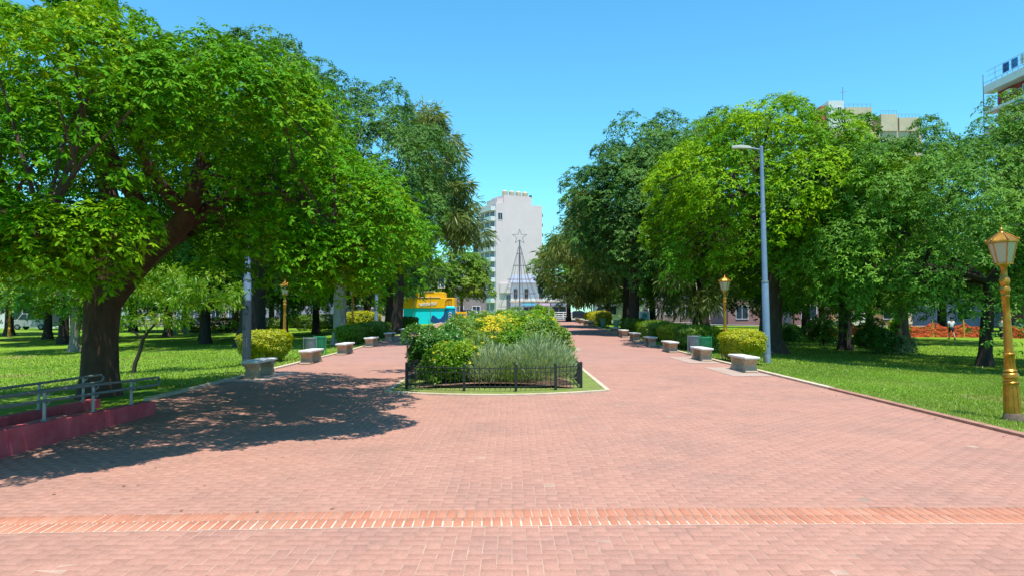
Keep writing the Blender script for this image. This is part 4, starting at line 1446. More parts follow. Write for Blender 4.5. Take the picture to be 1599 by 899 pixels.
# ------------------------------------------------------------------ benches
def make_bench(x, y, label, group):
    t = thing('concrete_bench', label, 'bench', (x, y, G(x, y) + 0.006), 0, group)
    mb = MB()
    mb.box(-0.21, 0.21, -0.80, 0.80, 0.375, 0.44)
    mb.build('seat', conc_white, t, bevel=0.018)
    for s in (-1, 1):
        prof = []
        for zz in np.linspace(0, 1, 13):
            wv = 0.105 + 0.055 * math.cos(zz * 2 * math.pi) + (0.02 if zz < 0.12 else 0) + 0.03 * max(0, zz - 0.55)
            prof.append((wv, 0.01 + zz * 0.365))
        poly = [(s * 0.56 + a, z) for a, z in prof] + [(s * 0.56 - a, z) for a, z in reversed(prof)]
        m2 = MB()
        m2.prism(poly, -0.165, 0.165, 'x')
        m2.box(-0.18, 0.18, s * 0.56 - 0.165, s * 0.56 + 0.165, -0.06, 0.05)
        m2.build('leg', bench_leg, t, bevel=0.008)
    return t


GRB, GLB = 'concrete benches along the right path edge', 'concrete benches along the left path edge'
BR = [
    (20.9, 'sunlit pale bench beside the golden block hedge and blue lamp post'),
    (25.5, 'sunlit pale bench in front of the green bin on the right'),
    (30.6, 'bench in tree shade in front of the dark rounded hedge on the right'),
    (35.0, 'sunlit bench before the yellow green hedge, fourth along the right edge'),
    (39.4, 'shaded bench, fifth along the right edge from the viewer'),
    (43.4, 'shaded bench, sixth along the right edge from the viewer'),
    (47.3, 'sunlit small looking bench, seventh along the right edge, after a gap of hedge'),
    (61.2, 'first bench of the far row below the long yellow hedge'),
    (65.2, 'second bench of the far row below the long yellow hedge'),
    (69.3, 'third bench of the far row below the long yellow hedge'),
    (73.8, 'last bench of the far row below the long yellow hedge'),
]
b0 = None
for y, lab in BR:
    if b0 is None:
        b0 = make_bench(6.55, y, lab, GRB)
    else:
        dup(b0, (6.55, y, G(6.55, y) + 0.006), 0, lab, GRB)
for y, lab in [(19.2, 'shaded grey bench at the foot of the left dark lamp post'), (24.1, 'sunlit bench beside the grey and green bins on the left'),
               (29.0, 'sunlit bench in front of the pale grey trunk on the left'), (34.4, 'shaded bench before the flat topped green hedge on the left'),
               (39.6, 'shaded bench, fifth along the left edge from the viewer'), (44.9, 'dappled bench, sixth along the left edge from the viewer'),
               (49.4, 'farthest visible bench on the left beside the cyan kiosk hedge')]:
    dup(b0, (-6.55, y, G(-6.55, y) + 0.006), math.pi, lab, GLB)


# ------------------------------------------------------------------ gold lamps
def make_gold_lamp(x, y, label, group, lean=0.0):
    t = thing('gold_lamp_post', label, 'lamp post', (x, y, G(x, y)), 0, group)
    t.rotation_euler = (0, lean, 0)
    mb = MB()
    mb.lathe([(0.155, -0.1), (0.155, 0.03), (0.145, 0.05), (0.14, 0.10), (0.125, 0.125)], 16)
    mb.build('plinth', gold_dk, t, smooth=True)
    mb = MB()
    mb.lathe([(0.122, 0.125), (0.118, 0.20), (0.108, 0.45), (0.102, 0.58), (0.118, 0.60), (0.118, 0.625), (0.100, 0.645), (0.100, 0.68), (0.122, 0.70), (0.125, 0.74),
              (0.112, 0.765), (0.090, 0.785), (0.105, 0.81), (0.075, 0.84), (0.072, 1.04), (0.088, 1.06), (0.088, 1.085), (0.068, 1.10), (0.064, 1.30),
              (0.055, 1.70), (0.050, 1.99), (0.064, 2.01), (0.064, 2.03), (0.052, 2.05), (0.072, 2.09), (0.078, 2.12), (0.066, 2.16), (0.052, 2.18), (0.066, 2.21), (0.078, 2.25),
              (0.072, 2.30), (0.054, 2.32), (0.046, 2.36), (0.046, 2.48), (0.07, 2.51), (0.115, 2.535)], 20)
    # raised flutes on the lower shaft
    for k in range(10):
        a = 2 * math.pi * k / 10
        mb.tube([(0.117 * math.cos(a), 0.117 * math.sin(a), 0.14), (0.103 * math.cos(a), 0.103 * math.sin(a), 0.57)], 0.010, 5)
        mb.tube([(0.075 * math.cos(a), 0.075 * math.sin(a), 0.85), (0.071 * math.cos(a), 0.071 * math.sin(a), 1.03)], 0.007, 5)
    mb.build('column', gold, t, smooth=True)
    ln = MB()
    z0, z1, r0, r1 = 2.54, 2.885, 0.125, 0.205
    for k in range(6):
        a = math.pi * 2 * k / 6 + 0.3
        ln.tube([(r0 * math.cos(a), r0 * math.sin(a), z0), (r1 * math.cos(a), r1 * math.sin(a), z1)], 0.010, 6)
    ln.lathe([(r0 + 0.012, z0 - 0.012), (r0 + 0.012, z0 + 0.015), (r0 - 0.02, z0 + 0.015)], 6, rot=0.3)
    frame_o = ln.build('lantern_frame', gold, t)
    for k in range(6):
        a, b = math.pi * 2 * k / 6 + 0.3, math.pi * 2 * (k + 1) / 6 + 0.3
        pm = MB()
        q0, q1 = r0 - 0.004, r1 - 0.004
        A, B = Vector((q0 * math.cos(a), q0 * math.sin(a), z0 + 0.01)), Vector((q0 * math.cos(b), q0 * math.sin(b), z0 + 0.01))
        D, E = Vector((q1 * math.cos(b), q1 * math.sin(b), z1)), Vector((q1 * math.cos(a), q1 * math.sin(a), z1))
        nn = (B - A).cross(E - A).normalized() * 0.004
        pm.add([A, B, D, E, A - nn, B - nn, D - nn, E - nn], [(0, 1, 2, 3), (7, 6, 5, 4), (0, 4, 5, 1), (1, 5, 6, 2), (2, 6, 7, 3), (3, 7, 4, 0)])
        pm.build('pane', milk_glass, frame_o)
    rf = MB()
    rf.lathe([(0.205, 2.875), (0.238, 2.885), (0.238, 2.91), (0.21, 2.925), (0.155, 2.975), (0.10, 3.015), (0.062, 3.04)], 6, rot=0.3)
    for k in range(6):
        a = math.pi * 2 * k / 6 + 0.3
        rf.tube([(0.236 * math.cos(a), 0.236 * math.sin(a), 2.915), (0.158 * math.cos(a), 0.158 * math.sin(a), 2.978), (0.06 * math.cos(a), 0.06 * math.sin(a), 3.045)], 0.009, 5)
        rf.lathe([(0.012, 2.91), (0.018, 2.93), (0.004, 2.955)], 5, o=(0.232 * math.cos(a), 0.232 * math.sin(a), 0))
    roof = rf.build('lantern_roof', gold, t)
    fn = MB()
    fn.lathe([(0.05, 3.035), (0.042, 3.06), (0.018, 3.075), (0.028, 3.095), (0.022, 3.115), (0.006, 3.13), (0.003, 3.20)], 10)
    fn.build('finial', gold, t, smooth=True)
    return t


GG = 'gold lamp posts of the park'
l0 = make_gold_lamp(8.12, 12.0, 'nearest gold lamp post with full glass lantern on the right lawn', GG, R(-2.2))
for x, y, lab in [(8.15, 28.2, 'gold lamp post behind the golden block hedge on the right'), (-9.5, 30.8, 'gold lamp post rising behind the half shaded hedge on the left'),
                  (-9.0, 41.6, 'gold lamp post half hidden by leaves beside the pale grey trunk'), (8.2, 76.0, 'small looking gold lamp post behind the long yellow hedge'),
                  (25.2, 66.0, 'gold lamp post far back on the right lawn near pale trunks'), (-42.0, 61.6, 'gold lamp post at the left picture edge near the white shop')]:
    o = dup(l0, (x, y, G(x, y)), 0.5, lab, GG)


# ------------------------------------------------------------------ tall street lamps
def make_street_lamp(x, y, label, group, face=-1, pole=blue_pole, foot=None, lean=0.0):
    t = thing('street_lamp', label, 'street lamp', (x, y, G(x, y)), 0, group)
    t.rotation_euler = (0, lean, 0)
    mb = MB()
    mb.lathe([(0.125, 0.28), (0.120, 2.8), (0.100, 2.86), (0.098, 2.9), (0.085, 5.3), (0.074, 5.34), (0.065, 7.62), (0.0, 7.66)], 14)
    mb.build('pole', pole, t, smooth=True)
    mb = MB()
    mb.lathe([(0.135, -0.15), (0.135, 0.28), (0.126, 0.30)], 14)
    mb.build('foot', foot or grey_metal, t, smooth=True)
    mb = MB()
    for zz, r in ((2.84, 0.128), (5.33, 0.092)):
        mb.lathe([(r - .02, zz - 0.04), (r, zz - 0.03), (r, zz + 0.03), (r - .02, zz + 0.04)], 14)
    mb.build('collar', grey_metal, t, smooth=True)
    mb = MB()
    mb.box(-0.045, 0.045, -0.132, -0.118, 0.62, 0.95)
    mb.build('access_door', grey_metal, t, bevel=0.004)
    mb = MB()
    mb.tube([(0, 0, 7.50), (face * 0.25, 0, 7.56), (face * 0.42, 0, 7.58)], 0.032, 8)
    mb.build('arm', grey_metal, t, smooth=True)
    hd = MB()
    prof = [(0.38, 0.06), (0.48, 0.085), (0.75, 0.12), (0.95, 0.10), (1.04, 0.05)]
    vs, fs = [], []
    for i, (d, hw) in enumerate(prof):
        zt = 7.60 + 0.06 * math.sin((d - 0.3) / 0.75 * math.pi * 0.9) + 0.02
        zb = 7.565
        for yy, zz in ((-hw, zb), (-hw * 0.95, zt - 0.02), (-hw * 0.5, zt), (hw * 0.5, zt), (hw * 0.95, zt - 0.02), (hw, zb)):
            vs.append((face * d, yy, zz + 0.02 * (d - 0.4)))
    for i in range(len(prof) - 1):
        for j in range(6):
            a, b = i * 6 + j, i * 6 + (j + 1) % 6
            fs.append((a, b, b + 6, a + 6))
    fs += [tuple(range(6)), tuple(range(24, 30))]
    hd.add(vs, fs)
    ho = hd.build('lamp_head', lamp_head, t, smooth=True)
    lens = MB()
    lens.box(min(face * .52, face * .95), max(face * .52, face * .95), -0.075, 0.075, 7.555, 7.575)
    lens.build('lens', milk_glass, ho)
    return t


GS = 'tall street lamps along the avenue'
s0 = make_street_lamp(8.95, 25.9, 'tall blue grey lamp post standing clear beside the golden block hedge', GS, lean=R(-0.9))
for x, y, lab in [(9.0, 53.0, 'lamp post whose head pokes out of the dark rounded tree'), (9.0, 75.0, 'farthest tall lamp post on the right by the olive conifer')]:
    dup(s0, (x, y, G(x, y)), 0, lab, GS)
make_street_lamp(-8.7, 24.2, 'tall lamp post with dark lower half at the first left bench', GS, face=1, foot=dark_pole)
lp = [o for o in C.objects if o.name.startswith('street_lamp')][-1]
mb = MB()
mb.lathe([(0.140, 0.29), (0.136, 1.75), (0.128, 2.15), (0.126, 2.16)], 14)
mb.build('dark_sleeve', dark_pole, lp, smooth=True)
dup(s0, (-9.2, 50.0, G(-9.2, 50)), math.pi, 'slim far lamp post among the dark conifer trunks on the left', GS)


# ------------------------------------------------------------------ ramp wall and rails on the left
def ramp():
    t = thing('ramp_wall', 'red painted low ramp wall at the left edge of the plaza', 'wall', (-5.95, 0, 0))
    mb = MB()
    n = 16
    vs, fs = [], []
    for i in range(n + 1):
        y = 2.0 + (12.2 - 2.0) * i / n
        top = 0.27 + 0.20 * (12.2 - y) / 9.95 * 1.3
        vs += [(-0.11, y, -0.1), (-0.11, y, top), (0.07, y, top), (0.07, y, -0.1)]
    for i in range(n):
        a = i * 4
        for q in range(3):
            fs.append((a + q, a + q + 1, a + q + 5, a + q + 4))
    fs += [(0, 1, 2, 3), (4 * n + 3, 4 * n + 2, 4 * n + 1, 4 * n)]
    mb.add(vs, fs)
    mb.build('front_wall', red_wall, t, bevel=0.012)
    mb = MB()
    vs, fs = [], []
    for i in range(n + 1):
        y = 2.0 + (13.2 - 2.0) * i / n
        top = 0.20 + 0.06 * (13.2 - y) / 11
        vs += [(-1.55, y, -0.2), (-1.55, y, top), (-1.38, y, top), (-1.38, y, -0.2)]
    for i in range(n):
        a = i * 4
        for q in range(3):
            fs.append((a + q, a + q + 1, a + q + 5, a + q + 4))
    fs += [(0, 1, 2, 3), (4 * n + 3, 4 * n + 2, 4 * n + 1, 4 * n)]
    mb.add(vs, fs)
    mb.build('rear_wall', red_wall, t, bevel=0.012)
    mb = MB()
    mb.box(-1.375, -0.115, 2.0, 11.9, -0.1, 0.075)
    mb.build('ramp_floor', conc, t)
    for (lab, x, ys, y_end, hz) in (('front ramp handrail, grey steel with double rails standing on the red wall', -5.97, (7.2, 8.3, 9.45, 10.55, 11.6), 12.2, 0.385),
                                    ('rear ramp handrail, grey steel seen behind the front rail', -7.42, (8.6, 9.9, 11.6, 12.8), 13.1, 0.42)):
        h = thing('handrail', lab, 'handrail', (x, 0, 0), 0, 'steel handrails of the ramp')
        front = x > -7

        def wt(y):
            return (0.27 + 0.20 * (12.2 - y) / 9.95 * 1.3) if front else (0.20 + 0.06 * (13.2 - y) / 11)
        for y in ys:
            mb = MB()
            mb.tube([(0, y, wt(y) - 0.05), (0, y, wt(y) + hz)], 0.022, 8)
            mb.lathe([(0.045, wt(y) - 0.002), (0.045, wt(y) + 0.008), (0.024, wt(y) + 0.012)], 10, o=(0, y, 0))
            po = mb.build('post', grey_metal, h, smooth=True)
            for zz in (hz - 0.03, hz - 0.14):
                m2 = MB()
                m2.tube([(0, y, wt(y) + zz - 0.03), (0.05, y, wt(y) + zz - 0.03), (0.075, y, wt(y) + zz + 0.0)], 0.008, 6)
                m2.build('bracket', grey_metal, po)
        for zz in (hz + 0.0, hz - 0.12):
            mb = MB()
            P = [(0.075, y, wt(y) + zz) for y in np.linspace(2.2, y_end - 0.1, 10)]
            mb.tube(P, 0.02, 8)
            mb.build('rail', grey_metal, h, smooth=True)
        mb = MB()
        za, zb = wt(y_end) + hz, wt(y_end) + hz - 0.12
        mb.tube([(0.075, y_end - 0.1, za), (0.075, y_end + 0.12, za - 0.005), (0.075, y_end + 0.18, (za + zb) / 2), (0.075, y_end + 0.12, zb + 0.005), (0.075, y_end - 0.1, zb)], 0.02, 8)
        mb.build('rail_return', grey_metal, h, smooth=True)


ramp()


# ------------------------------------------------------------------ bins
def make_bin(x, y, label, body, group, h=0.86, s=1.0):
    t = thing('litter_bin', label, 'bin', (x, y, G(x, y)), 0, group)
    mb = MB()
    mb.lathe([(0.145, 0.10), (0.155, 0.12), (0.195, 0.70), (0.20, 0.72)], 16)
    for k in range(16):
        a = 2 * math.pi * (k + 0.5) / 16
        mb.tube([(0.156 * math.cos(a), 0.156 * math.sin(a), 0.14), (0.197 * math.cos(a), 0.197 * math.sin(a), 0.70)], 0.010, 4)
    mb.build('body', body, t, smooth=True)
    mb = MB()
    mb.lathe([(0.197, 0.70), (0.215, 0.71), (0.215, 0.745), (0.180, 0.75), (0.170, 0.62)], 16)
    mb.build('rim', body, t, smooth=True)
    for s_ in (-1, 1):
        mb = MB()
        mb.tube([(s_ * 0.232, 0, -0.1), (s_ * 0.232, 0, h - 0.08)], 0.018, 8)
        mb.tube([(s_ * 0.232, 0, 0.6), (s_ * 0.19, 0, 0.6)], 0.012, 6)
        mb.build('post', body, t, smooth=True)
    return t


GBN = 'litter bins of the park'
make_bin(7.15, 27.3, 'bright green litter bin behind the second right bench', bin_green, GBN)
make_bin(6.98, 28.3, 'grey litter bin half hidden behind the bright green one on the right', bin_grey, GBN)
make_bin(-7.45, 27.2, 'grey litter bin behind the second left bench', bin_grey, GBN)
make_bin(-7.45, 28.6, 'green litter bin next to the grey one on the left', bin_green, GBN)
make_bin(7.4, 60.0, 'pale green round bin at the near end of the long yellow hedge', bin_pale, GBN)
make_bin(8.0, 56.5, 'pale green bin near the seventh right bench', bin_pale, GBN)
make_bin(-28.3, 62.0, 'left one of two green bins beside the far left hedge', bin_pale, GBN)
make_bin(-27.4, 62.0, 'right one of two green bins beside the far left hedge', bin_pale, GBN)


# ------------------------------------------------------------------ signs
def sign(name, label, x, y, z0, wd, ht, face, marks, post_h, post_m=grey_metal, rim=None):
    t = thing(name, label, 'sign', (x, y, G(x, y)))
    mb = MB()
    mb.tube([(0, 0.03, -0.1), (0, 0.03, post_h)], 0.03, 8)
    mb.build('post', post_m, t, smooth=True)
    mb = MB()
    mb.box(-wd / 2, wd / 2, -0.02, 0.0, z0, z0 + ht)
    pl = mb.build('panel', face, t, bevel=0.006)
    if rim:
        mb = MB()
        e = 0.06
        for a in ((-wd / 2, wd / 2, z0, z0 + e), (-wd / 2, wd / 2, z0 + ht - e, z0 + ht), (-wd / 2, -wd / 2 + e, z0 + e, z0 + ht - e), (wd / 2 - e, wd / 2, z0 + e, z0 + ht - e)):
            mb.box(a[0], a[1], -0.027, -0.0205, a[2], a[3])
        mb.build('border', rim, pl)
    mb = MB()
    for (a, b, c, d, m) in marks:
        mb.box(-wd / 2 + a * wd, -wd / 2 + b * wd, -0.026, -0.0205, z0 + c * ht, z0 + d * ht)
    mb.build('print', marks[0][4], pl)
    return t


teal = mat('teal_print', (0.05, 0.25, 0.22), 0.6)
pale_bl = mat('pale_blue_panel', (0.42, 0.52, 0.60), 0.5)
blue_sign = mat('blue_sign_paint', (0.03, 0.16, 0.42), 0.5)
yel_sign = mat('yellow_sign_paint', (0.75, 0.42, 0.01), 0.5)
blk = mat('black_print', (0.02, 0.02, 0.02), 0.5)
sign('notice_board', 'square white notice board with teal print on a post beside the dark trunk', 8.35, 46.5, 1.0, 0.68, 0.58, pale_bl,
     [(0.25, 0.75, 0.3, 0.75, teal), (0.15, 0.85, 0.12, 0.2, teal), (0.4, 0.6, 0.78, 0.88, teal)], 1.5, rim=white_paint)
sign('crossing_sign', 'yellow road sign with black figure in front of the trunk on the right', 9.2, 56.0, 2.1, 0.55, 0.72, yel_sign,
     [(0.3, 0.42, 0.15, 0.5, blk), (0.58, 0.7, 0.15, 0.5, blk), (0.3, 0.7, 0.5, 0.62, blk), (0.42, 0.58, 0.62, 0.72, blk), (0.4, 0.6, 0.74, 0.9, blk)], 2.9)
sign('street_sign', 'blue framed street sign on a tall post above the cyan kiosk', -7.1, 74.0, 3.4, 0.72, 0.95, blue_sign,
     [(0.3, 0.7, 0.58, 0.7, white_paint), (0.3, 0.7, 0.36, 0.46, white_paint), (0.3, 0.4, 0.15, 0.36, white_paint), (0.6, 0.7, 0.15, 0.36, white_paint)], 4.3, rim=white_paint)
sign('blue_notice', 'small blue and white notice behind the far hedge on the right', 10.0, 82.0, 0.9, 1.0, 0.8, blue_sign,
     [(0.0, 1.0, 0.0, 0.35, white_paint), (0.5, 0.9, 0.5, 0.8, white_paint)], 1.7)


# ------------------------------------------------------------------ kiosk with mural, recycling bin, wire tree
def kiosk():
    x0, x1, y0 = -10.6, -5.75, 72.0
    zg = G(-7, y0)
    t = thing('mural_kiosk', 'cyan and yellow painted kiosk with mural at the end of the left path', 'kiosk', ((x0 + x1) / 2, y0, zg))
    hw = (x1 - x0) / 2
    mb = MB()
    mb.box(-hw, hw, 0, 3.0, -0.3, 1.42)
    wall = mb.build('cyan_wall', cyan_paint, t, bevel=0.02)
    mb = MB()
    mb.box(-hw - 0.1, hw + 0.12, -0.1, 3.1, 1.42, 2.42)
    mb.box(-0.35, 1.55, 0.15, 2.6, 2.42, 2.98)
    mb.box(-hw + 1.5 - 0.35, -hw + 1.5, 0.1, 0.6, 2.42, 2.85)
    up = mb.build('yellow_fascia', yellow_paint, t, bevel=0.05)
    mb = MB()
    mb.box(-hw - 0.14, 1.2, -0.14, 3.0, 2.425, 2.50)
    mb.box(-0.45, 0.55, 0.1, 2.6, 2.985, 3.05)
    mb.build('roof_slab', cream_stucco, t, bevel=0.02)
    # mural: navy wave and door, written strokes on the fascia
    mb = MB()
    wave_t = [(0.2, 0.2), (0.35, 0.72), (0.5, 0.80), (0.75, 0.62), (1.0, 0.42), (1.25, 0.50), (1.5, 0.85), (1.6, 1.38), (2.3, 1.38), (2.3, 0.3), (1.2, 0.05), (0.5, 0.0)]
    mb.prism([(a, b - 0.05) for a, b in wave_t], -0.012, -0.003, 'y')
    mb.build('mural_wave', navy_paint, wall)
    mb = MB()
    mb.box(1.72, 2.2, -0.022, -0.013, 0.5, 1.3)
    mb.build('mural_panel', mat('royal_blue', (0.02, 0.10, 0.38), 0.6), wall)
    mb = MB()
    rng = np.random.default_rng(9)
    xx = -0.9
    for k in range(9):
        a = [(xx + 0.18 * s, -0.115, 1.75 + 0.16 * math.sin(s * 6 + k * 1.7) + 0.04 * k * 0.4) for s in np.linspace(0, 1.2, 7)]
        mb.tube(a, 0.035, 5)
        xx += 0.19
    mb.build('painted_script', white_paint, up)
    mb = MB()
    for k in range(4):
        mb.tube([(1.8 + 0.14 * k, -0.11, 1.55), (1.86 + 0.14 * k, -0.11, 2.2)], 0.03, 5)
    mb.tube([(1.65, -0.11, 1.6), (1.7, -0.11, 2.1), (1.9, -0.11, 2.3), (2.3, -0.11, 2.32)], 0.035, 5)
    mb.build('painted_figure', mat('brown_print', (0.25, 0.10, 0.02), 0.6), up)
    # thin posts in front
    for xx in (-1.35, 0.28):
        mb = MB()
        mb.tube([(xx, -0.6, -0.3), (xx, -0.6, 2.6)], 0.03, 6)
        mb.build('post', grey_metal, t)


kiosk()

t = thing('recycling_bin', 'tall cyan recycling container with white mark beside the kiosk', 'recycling bin', (-5.35, 64.0, G(-5.35, 64)))
mb = MB()
mb.lathe([(0.36, 0.0), (0.40, 0.05), (0.42, 1.45)], 18)
bo = mb.build('body', mat('recycling_blue', (0.0, 0.30, 0.55), 0.45), t, smooth=True)
mb = MB()
mb.lathe([(0.44, 1.45), (0.46, 1.50), (0.43, 1.60), (0.25, 1.68)], 18)
mb.build('lid', cyan_paint, t, smooth=True)
mb = MB()
for k in range(3):
    mb.tube([(-0.14 + 0.28 * s, -0.425 + 0.06 * abs(s - 0.5), 0.62 + 0.2 * k + 0.12 * math.sin(s * 3.0)) for s in np.linspace(0, 1, 6)], 0.03, 5)
mb.build('white_mark', white_paint, bo)

t = thing('barrier_frame', 'orange yellow bench-like barrier next to the cyan container', 'barrier', (-4.55, 66.0, G(-4.55, 66)))
for k, zz in enumerate((0.25, 0.6, 0.95)):
    mb = MB()
    mb.box(-0.5, 0.5, -0.05, 0.05, zz, zz + 0.2)
    mb.build('board', yellow_paint, t, bevel=0.02)
for xx in (-0.45, 0.45):
    mb = MB()
    mb.box(xx - 0.06, xx + 0.06, 0.055, 0.13, -0.05, 1.2)
    mb.build('leg', yellow_paint, t)


def wire_tree():
    x, y = 0.85, 82.0
    zg = G(x, y)
    t = thing('wire_christmas_tree', 'tall wire frame christmas tree with a star on top before the white tower', 'christmas tree', (x, y, zg))
    mb = MB()
    mb.tube([(0, 0, -0.2), (0, 0, 9.0)], 0.075, 8)
    mb.build('mast', mat('grey_blue_mast', (0.16, 0.20, 0.27), 0.5), t, smooth=True)
    wire = mat('wire_frame', (0.20, 0.20, 0.21), 0.5)
    zt, zb, rb = 8.3, 1.6, 2.35
    for k in range(14):
        a = 2 * math.pi * k / 14
        mb = MB()
        mb.tube([(0.12 * math.cos(a), 0.12 * math.sin(a), zt), (0.42 * rb * math.cos(a), 0.42 * rb * math.sin(a), zt - (zt - zb) * 0.5), (rb * math.cos(a), rb * math.sin(a), zb)], 0.017, 5)
        mb.build('wire', wire, t)
    for s in (0.12, 0.32, 0.55, 0.78, 1.0):
        r = 0.12 + (rb - 0.12) * (s if s > 0.5 else s * 0.84)
        z = zt - (zt - zb) * s
        mb = MB()
        mb.tube([(r * math.cos(a), r * math.sin(a), z) for a in np.linspace(0, 2 * math.pi, 25)], 0.022, 5, caps=False)
        mb.build('hoop', wire, t)
    mb = MB()
    pts = []
    for k in range(10):
        r = 0.84 if k % 2 == 0 else 0.33
        a = math.pi / 2 + k * math.pi / 5
        pts.append((r * math.cos(a), 0, 9.35 + r * math.sin(a)))
    for k in range(10):
        mb.tube([pts[k], pts[(k + 1) % 10]], 0.03, 5)
    mb.build('star', wire, t)


wire_tree()


# ------------------------------------------------------------------ people
def person(x, y, label, face, shirt, shorts, skin, hair, long_legs=False, seed=0, stride=0.28):
    t = thing('person', label, 'person', (x, y, G(x, y)), face)

    def skinned(name, verts, edges, radii, material, root=0):
        me = bpy.data.meshes.new(name)
        me.from_pydata(verts, edges, [])
        o = bpy.data.objects.new(name, me)
        C.objects.link(o)
        o.parent = t
        bpy.context.view_layer.objects.active = o
        sm = o.modifiers.new('skin', 'SKIN')
        if not me.skin_vertices:
            with bpy.context.temp_override(object=o, active_object=o):
                bpy.ops.object.modifier_add(type='SKIN')
        sv = me.skin_vertices[0].data
        for q, r in enumerate(radii):
            sv[q].radius = r if isinstance(r, tuple) else (r, r)
            sv[q].use_root = (q == root)
        sd = o.modifiers.new('sub', 'SUBSURF')
        sd.levels = sd.render_levels = 1
        me.materials.append(material)
        return o
    s = stride
    V = [(0, 0, 0.93), (0, 0.0, 1.12), (0, 0.0, 1.34), (0, 0, 1.45), (0, -0.01, 1.52), (0, -0.02, 1.62), (0, -0.01, 1.70),
         (0.10, 0, 0.88), (0.11, -s * 0.55, 0.50), (0.11, -s * 0.45, 0.10), (0.12, -s * 0.45 - 0.16, 0.03),
         (-0.10, 0, 0.88), (-0.11, s * 0.35, 0.50), (-0.11, s * 1.15, 0.18), (-0.11, s * 1.15 - 0.10, 0.04),
         (0.19, 0, 1.38), (0.25, 0.06, 1.12), (0.24, -0.06, 0.90), (0.24, -0.09, 0.82),
         (-0.19, 0, 1.38), (-0.26, -0.06, 1.12), (-0.25, -0.20, 0.95), (-0.25, -0.25, 0.89)]
    E = [(0, 1), (1, 2), (2, 3), (3, 4), (4, 5), (5, 6), (0, 7), (7, 8), (8, 9), (9, 10), (0, 11), (11, 12), (12, 13), (13, 14),
         (2, 15), (15, 16), (16, 17), (17, 18), (2, 19), (19, 20), (20, 21), (21, 22)]
    rad = [(.14, .10), (.13, .095), (.155, .10), .06, .052, (.075, .09), (.055, .065), .085, .058, .04, (.045, .035), .085, .058, .04, (.045, .035),
           .052, .042, .032, (.04, .022), .052, .042, .032, (.04, .022)]
    for hx, hi in ((0.24, 18), (-0.25, 22)):
        b = V[hi]
        for k, (dx, L) in enumerate(((-0.028, 0.075), (-0.010, 0.088), (0.010, 0.082), (0.027, 0.066))):
            i0 = len(V)
            V += [(b[0] + dx * 0.4, b[1] + dx, b[2] - 0.05), (b[0] + dx * 0.4, b[1] + dx - 0.015, b[2] - 0.05 - L)]
            E += [(hi, i0), (i0, i0 + 1)]
            rad += [0.010, 0.008]
        i0 = len(V)
        V += [(b[0], b[1] - 0.05, b[2] - 0.01), (b[0], b[1] - 0.065, b[2] - 0.055)]
        E += [(hi, i0), (i0, i0 + 1)]
        rad += [0.012, 0.009]
    skinned('body', V, E, rad, skin)
    skinned('shirt', [(0, 0, 0.90), (0, 0, 1.12), (0, 0, 1.34), (0, 0, 1.445), (0.2, 0, 1.37), (0.245, 0.045, 1.20), (-0.2, 0, 1.37), (-0.25, -0.045, 1.20)],
            [(0, 1), (1, 2), (2, 3), (2, 4), (4, 5), (2, 6), (6, 7)], [(.175, .13), (.165, .125), (.18, .125), .08, .075, .07, .075, .07], shirt)
    k1 = (0.11, -s * 0.55 * 0.8, 0.56) if not long_legs else V[9]
    k2 = (-0.11, s * 0.3, 0.56) if not long_legs else V[13]
    skinned('trousers' if long_legs else 'shorts', [(0, 0, 0.96), (0.10, 0, 0.86), k1, (-0.10, 0, 0.86), k2], [(0, 1), (1, 2), (0, 3), (3, 4)],
            [(.165, .125), .105, .09 if not long_legs else .06, .105, .09 if not long_legs else .06], shorts)
    mb = MB()
    mb.lathe([(0.082, 1.60), (0.10, 1.66), (0.095, 1.73), (0.06, 1.775), (0.01, 1.785)], 12, o=(0, 0.005, 0), sy=1.15)
    mb.build('hair', hair, t, smooth=True)
    mb = MB()                                   # brow, nose, mouth, ears
    mb.lathe([(0.012, 1.60), (0.02, 1.615), (0.008, 1.65)], 6, o=(0, -0.112, 0))
    for sx in (-1, 1):
        mb.lathe([(0.012, 1.60), (0.022, 1.63), (0.012, 1.66)], 6, o=(sx * 0.085, 0.0, 0))
    mb.build('face', skin, t)
    for sx in (-1, 1):
        b = V[10] if sx > 0 else V[14]
        mb = MB()
        mb.box(b[0] - 0.05, b[0] + 0.05, b[1] - 0.05, b[1] + 0.20, max(0.0, b[2] - 0.035), b[2] + 0.05)
        mb.build('shoe', mat('dark_shoe', (0.03, 0.03, 0.035), 0.6), t, bevel=0.025)
    return t


skin_m = mat('skin', (0.46, 0.27, 0.19), 0.55, 0.05)
person(34.2, 57.4, 'person in white shirt and dark shorts walking away beside orange netting', R(172), mat('white_cotton', (0.72, 0.73, 0.76), 0.9, 0.05),
       mat('navy_cotton', (0.03, 0.035, 0.06), 0.9), skin_m, mat('dark_hair', (0.02, 0.016, 0.013), 0.6))
person(38.9, 58.6, 'person in white shirt half hidden behind the nearest gold lamp post', R(95), MATS['white_cotton'], mat('dark_cotton', (0.03, 0.03, 0.035), 0.9), skin_m,
       MATS['dark_hair'], True, stride=0.05)


